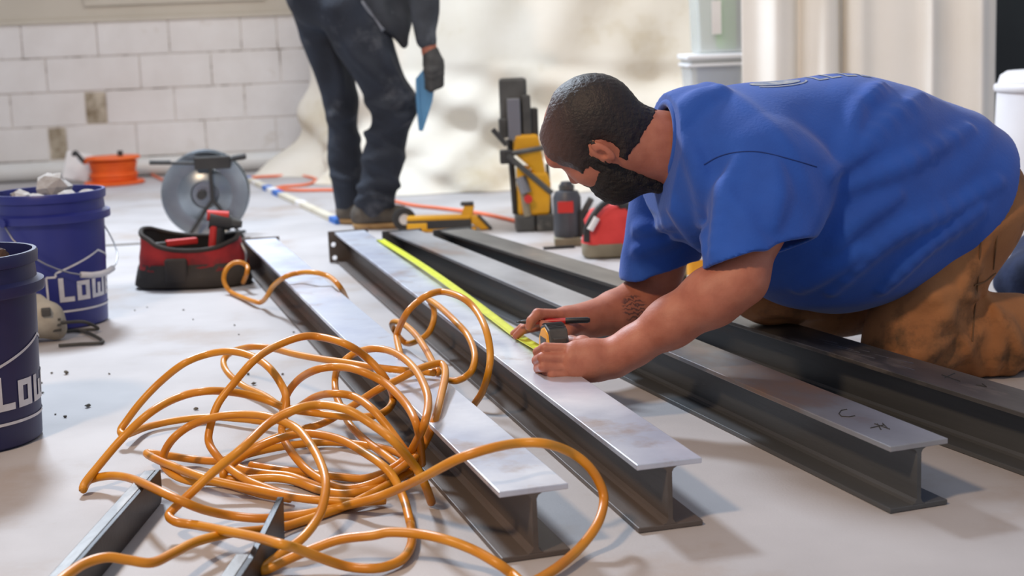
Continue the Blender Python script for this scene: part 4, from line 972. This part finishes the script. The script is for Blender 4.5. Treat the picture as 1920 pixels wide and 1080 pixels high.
if pm.f: pm.build('back_print', 'print', sho)
# trousers
Lhip, Lkn, Lan = np.array([.95, 3.05, .36]), np.array([.815, 2.955, .088]), np.array([1.24, 3.10, .072])
Rhip, Rkn, Ran = np.array([.89, 3.20, .35]), np.array([.552, 3.085, .190]), np.array([.95, 3.27, .085])
tb_ = Blend()
tb_.ell(T(.56, 0, .345), (.155, .185, .16), TA, .05)
tb_.cap(Lhip, Lkn, .128, .096, .05).cap(Lkn, Lkn+(Lan-Lkn)*.4, .082, .088, .018).cap(Lkn+(Lan-Lkn)*.4, Lan, .088, .066, .03)
tb_.cap(Rhip, Rkn, .122, .086, .05).cap(Rkn, Rkn+(Ran-Rkn)*.4, .078, .08, .02).cap(Rkn+(Ran-Rkn)*.4, Ran, .08, .064, .03)
def pants_post(P, d):
    x, y, z = P.T
    w = .007*np.maximum(0, np.sin(34*(.6*x-.8*z)+2*np.sin(11*z+6*y)+1.2))**2.5+.006*np.maximum(0, np.sin(46*(.75*x+.65*z)+2*np.sin(13*x)))**3*np.clip((.26-z)/.1, 0, 1)+.003*vnoise(P, 55, 12)
    d = d-w+.004
    return np.maximum(d, .003-z)
fp = folds(Shape([tb_], .02), [[(1850, 465), (1765, 600), (1695, 685)], [(1700, 572), (1765, 552), (1835, 560)], [(1868, 590), (1878, 640), (1862, 700)], [(1892, 600), (1906, 650), (1894, 700)], [(1780, 640), (1740, 660), (1700, 665)], [(1840, 620), (1800, 665), (1770, 690)], [(1420, 590), (1480, 582), (1540, 590)]], .010)
pno = solid('work_trousers', Shape([tb_, fp], .014, pants_post), (.40, 2.72, -.02), (1.36, 3.42, .56), .006, 'pants', kw, KO)
bvp = BVHTree.FromObject(pno, bpy.context.evaluated_depsgraph_get())
def onp(px, py):
    o_ = CC-KO; d = ray(px, py); h, n_, _, _ = bvp.ray_cast(Vector(o_), Vector(d).normalized())
    return None if h is None else h+n_*.001
for px in ([(1842, 420), (1836, 480), (1832, 540), (1826, 590), (1822, 640)], [(1872, 400), (1868, 450), (1862, 505)], [(1826, 535), (1846, 528), (1866, 512)]):
    q = [onp(*p) for p in px]; q = [p for p in q if p is not None]
    if len(q) > 2: MB().tube(spline([tuple(v) for v in q], 4), .0016, 6).build('seam', 'seam', pno)
for nm, an, kn in (('boot', Lan, Lkn), ('boot', Ran, Rkn)):
    d = nz((an-kn)*[1, 1, 0]); bb = Blend().cap(an-d*.01, an+d*.10, .058, .05, .03).cap(an+d*.09+np.array([0, 0, -.0]), an+d*.14+np.array([0, 0, -.03]), .045, .036, .03)
    solid(nm, Shape([bb], post=lambda P, q: np.maximum(q, .003-P[:, 2])), an-.3, an+.3, .008, 'boot', kw, KO)

# ------------------------------------------------------------------ tape measure and pen
ta = .2626; tpos = np.array([.077, 2.782, BH])
tm = empty('tape_measure', tpos, ta, 'yellow and grey tape measure held on the beam, its blade pulled out', 'tape measure')
# local y points along the beam
pl = [(-.036, .001), (.038, .001), (.040, .022), (.034, .052), (.018, .070), (-.004, .077), (-.026, .070), (-.036, .050)]
MB().prism(pl, 'x', -.021, .021).build('case', 'tape_y', tm, bevel=.005)
pg = [(-.040, .012), (-.036, .010), (-.028, .064), (-.004, .073), (.020, .066), (.0345, .048), (.0385, .050), (.022, .0735), (-.004, .0815), (-.030, .0735), (-.040, .050)]
MB().prism(pg, 'x', -.019, .019).build('rubber_grip', 'rub', tm, bevel=.002)
for k in range(9):
    t = k/8; MB().tube([(-.017, -.026+.045*t, .0745+.0075*math.sin(PI*(.15+.75*t))), (.017, -.026+.045*t, .0745+.0075*math.sin(PI*(.15+.75*t)))], .0012, 6).build('grip_rib', 'rubd', tm)
MB().box(-.013, .013, -.0445, -.036, .040, .060).build('belt_clip', 'dgrey', tm, bevel=.002)
MB().box(-.012, .012, .033, .042, .026, .044).build('lock_button', 'rubd', tm, bevel=.002)
MB().box(-.0215, -.0205, -.018, .02, .02, .055).build('side_label', 'rub', tm)
# blade from the mouth to the far end of the beam
w0 = tpos+np.array([-math.sin(ta)*.036, math.cos(ta)*.036, .010]); w1 = G(712, 449, BH+.004); pts = []
for i in range(25):
    t = i/24; p = w0+(w1-w0)*t; p[2] = BH+.0022+.008*max(0, 1-t*9)+.010*math.sin(PI*min(1, max(0, (t-.12)/.88)))**1; pts.append(p)
side = nz(np.cross(w1-w0, (0, 0, 1))); vs = []; Ri = Matrix.Rotation(-ta, 3, 'Z')
for p in pts:
    for k in (-1, -.5, 0, .5, 1): vs.append(Ri @ Vector(tuple(p-tpos+side*.0125*k+np.array([0, 0, .0035*k*k]))))
bl = MB().add(vs, [(i*5+j, i*5+j+1, i*5+j+6, i*5+j+5) for i in range(24) for j in range(4)]).build('blade', 'tape_blade', tm, True)
sm = bl.modifiers.new('solid', 'SOLIDIFY'); sm.thickness = .0005
hk = Ri @ Vector(tuple(w1-tpos)); MB().box(hk.x-.01, hk.x+.01, hk.y, hk.y+.0015, -.008, .004).build('hook', 'wire', bl)
pa, pb = U(968, 604, 2.990), U(1107, 600, 2.962); pn = empty('marker_pen', pa, 0, 'red and black marker pen held in the kneeling worker\'s far hand', 'pen'); L = pb-pa
MB().tube([(0, 0, 0), L*.07], [.0012, .0028], 10).build('tip', 'pen_black', pn, True)
MB().tube([L*.06, L*.10, L*.16], [.0032, .0045, .0052], 12).build('nose', 'pen_black', pn, auto=.6)
MB().tube([L*.16, L*.67], .0058, 14).build('barrel', 'pen_red', pn, auto=.6)
MB().tube([L*.67, L*.96, L*.995], [.0064, .0064, .004], 14).build('cap', 'pen_black', pn, auto=.6)

# ================================================================== standing worker
SY = 5.93; SO = np.array([*U(690, 420, SY)[:2], 0])
sw = empty('person', SO, 0, 'standing worker in dark jeans and jacket holding a blue tool, head out of view', 'person')
S = lambda x, y, d=0: U(x, y, SY+d)
jb = Blend()
jb.ell(S(612, -20, .03), (.17, .17, .17), k=.08)
jb.chain([S(598, 15, .12), S(640, 195, .12), S(642, 215, .12)], [.118, .070, .066], .03).chain([S(642, 215, .12), S(648, 300, .13), S(656, 392, .13)], [.066, .074, .066], .02)
jb.chain([S(648, 15, -.06), S(738, 195, -.08), S(738, 215, -.08)], [.128, .088, .080], .04).chain([S(738, 215, -.08), S(718, 300, -.07), S(700, 392, -.06)], [.078, .086, .076], .02)
def jeans_post(P, d):
    x, y, z = P.T
    w = .013*np.maximum(0, np.sin(38*z+14*x+3*np.sin(9*x+7*y+6*z)))**2.5*np.clip(.5+vnoise(P, 14, 77)*1.6, 0, 1)*(np.exp(-((z-.46)/.12)**2)+.8*np.exp(-((z-.12)/.10)**2)+.35)+.006*vnoise(P, 36, 21)
    return d-w+.006
body2 = Blend()
chest = S(725, -235, .05)
body2.chain([S(612, -20, .03), S(660, -130, .04), chest], [.13, .135, .15], .06).cap(chest, S(765, -330, .05), .08, .06, .05).ell(S(790, -385, .05), (.10, .08, .115), k=.03)
body2.chain([S(598, 15, .12), S(640, 200, .12), S(655, 385, .13)], [.07, .045, .04], .02).chain([S(648, 15, -.06), S(738, 205, -.08), S(702, 385, -.06)], [.07, .05, .04], .02)
shn = S(775, -215, -.14); eln = S(792, -70, -.16); wrn = S(805, 98, -.14)
shf = S(755, -215, .26); elf = S(800, -90, .34); wrf = S(880, -60, .25)
body2.chain([shn, eln, wrn], [.055, .045, .03], .03).chain([shf, elf, wrf], [.055, .045, .03], .03)
def hand2(w, dirs):
    for v in dirs: body2.chain([w, w+np.array(v)*.5, w+np.array(v)], [.025, .018, .012], .015)
hand2(wrf, [(.09, .0, -.03), (.095, .02, -.02), (.09, .04, -.02), (.08, .05, -.02), (.04, -.04, -.03)])
hand2(wrn, [(.02, 0, -.08)])
solid('body', Shape([body2], .02), (-1.5, 5.4, .05), (.2, 6.5, 2.0), .012, 'skin', sw, SO)
fj = folds(Shape([jb], .02), [[(694, 222), (735, 228), (772, 212)], [(700, 205), (740, 196), (774, 186)], [(690, 250), (725, 244), (755, 230)], [(684, 305), (722, 292), (752, 300)], [(672, 352), (708, 342), (742, 352)], [(668, 378), (700, 370), (735, 380)], [(648, 80), (690, 130), (742, 168)], [(620, 90), (636, 140), (640, 190)], [(700, 70), (728, 120), (755, 165)], [(620, 215), (645, 222), (668, 212)], [(622, 330), (650, 338), (672, 330)]], .020, 4.6)
fj.kk = .035
solid('jeans', Shape([jb, fj], .02, jeans_post), (-1.4, 5.5, .03), (.0, 6.4, 1.25), .010, 'jeans', sw, SO)
jk_ = Blend()
jk_.chain([S(640, -50, .03), S(670, -130, .04), chest], [.17, .18, .18], .06)
jk_.chain([S(735, -40, -.05), S(745, 40, -.05), S(758, 82, -.05)], [.085, .05, .018], .04).chain([S(690, -40, -.1), S(728, 45, -.1)], [.09, .03], .04)
jk_.chain([shn, eln, S(799, 72, -.14)], [.082, .068, .046], .04).chain([shf, elf, S(862, -66, .27)], [.082, .068, .05], .04)
jt_ = [trace(Shape([jk_], .03), *p, 4.6) for p in spline([(676, 2), (700, 34), (726, 66), (752, 96)], 4)]; jt_ = [p-SO-np.array([0, .016, 0]) for p in jt_ if p is not None]
if len(jt_) > 3: MB().tube(jt_, .014, 8).build('jacket_trim', 'jtrim', sw, True)
solid('work_jacket', Shape([jk_], .03, lambda P, d: d-.008*vnoise(P, 40, 31)-.004*vnoise(P, 90, 32)), (-1.4, 5.4, .7), (.2, 6.5, 2.0), .010, 'jacket', sw, SO)
gb = Blend(); gb.cap(S(808, 100, -.14), S(812, 116, -.14), .034, .042, .02).ell(S(815, 134, -.14), (.038, .042, .055), k=.02)
for k, yy in enumerate((126, 138, 149, 158)): gb.chain([S(826, yy, -.155), S(808, yy+8, -.195), S(800, yy+5, -.17)], [.015, .014, .012], .008)
gb.chain([S(806, 112, -.17), S(801, 132, -.19), S(803, 146, -.18)], [.017, .015, .012], .01)
solid('work_glove', Shape([gb], .012), S(815, 130, -.14)-.16, S(815, 130, -.14)+.16, .006, 'glove', sw, SO)
for pts, tn in (([(657, 395, .13), (660, 425, .13)], (682, 428, .10)), ([(700, 392, -.06), (688, 414, -.06)], (752, 424, -.08))):
    a_ = S(*pts[0]); h_ = S(*pts[1]); h_[2] = .055; t_ = S(*tn); t_[2] = .045
    bb = Blend().chain([a_, h_], [.058, .056], .03).cap(h_, t_, .055, .045, .03)
    o = solid('boot', Shape([bb], .02, lambda P, d: np.maximum(d-.003*vnoise(P, 70, 41), .022-P[:, 2])), np.minimum(np.minimum(a_, h_), t_)-.12, np.maximum(np.maximum(a_, h_), t_)+.12, .008, 'boot', sw, SO)
    bb2 = Blend().cap(h_*[1, 1, 0]+[0, 0, .03], t_*[1, 1, 0]+[0, 0, .03], .061, .050, .03)
    solid('sole', Shape([bb2], .02, lambda P, d: np.maximum(np.maximum(d, P[:, 2]-.024), .001-P[:, 2])), np.minimum(h_, t_)-.12, np.maximum(h_, t_)+.12, .007, 'sole', o, SO)
bt = S(800, 130, -.17); wt = empty('blue_wedge', bt, 0, 'light blue tapered plastic tool in the standing worker\'s gloved hand', 'hand tool')
v0 = [S(x, y, d)-bt for d in (-.178, -.166) for x, y in ((779, 148), (797, 126), (818, 138), (811, 190), (793, 246), (785, 245), (780, 190))]
MB().add(v0, [tuple(range(7)), tuple(range(13, 6, -1))]+[(i, i+7, (i+1) % 7+7, (i+1) % 7) for i in range(7)]).build('blade', 'bluetool', wt, bevel=.002)
v1 = [S(x, y, d)-bt for d in (-.183, -.162) for x, y in ((779, 150), (784, 145), (790, 243), (785, 245))]
MB().add(v1, [(0, 1, 2, 3), (7, 6, 5, 4)]+[(i, i+4, (i+1) % 4+4, (i+1) % 4) for i in range(4)]).build('edge_rib', 'bluetool', wt, bevel=.001)
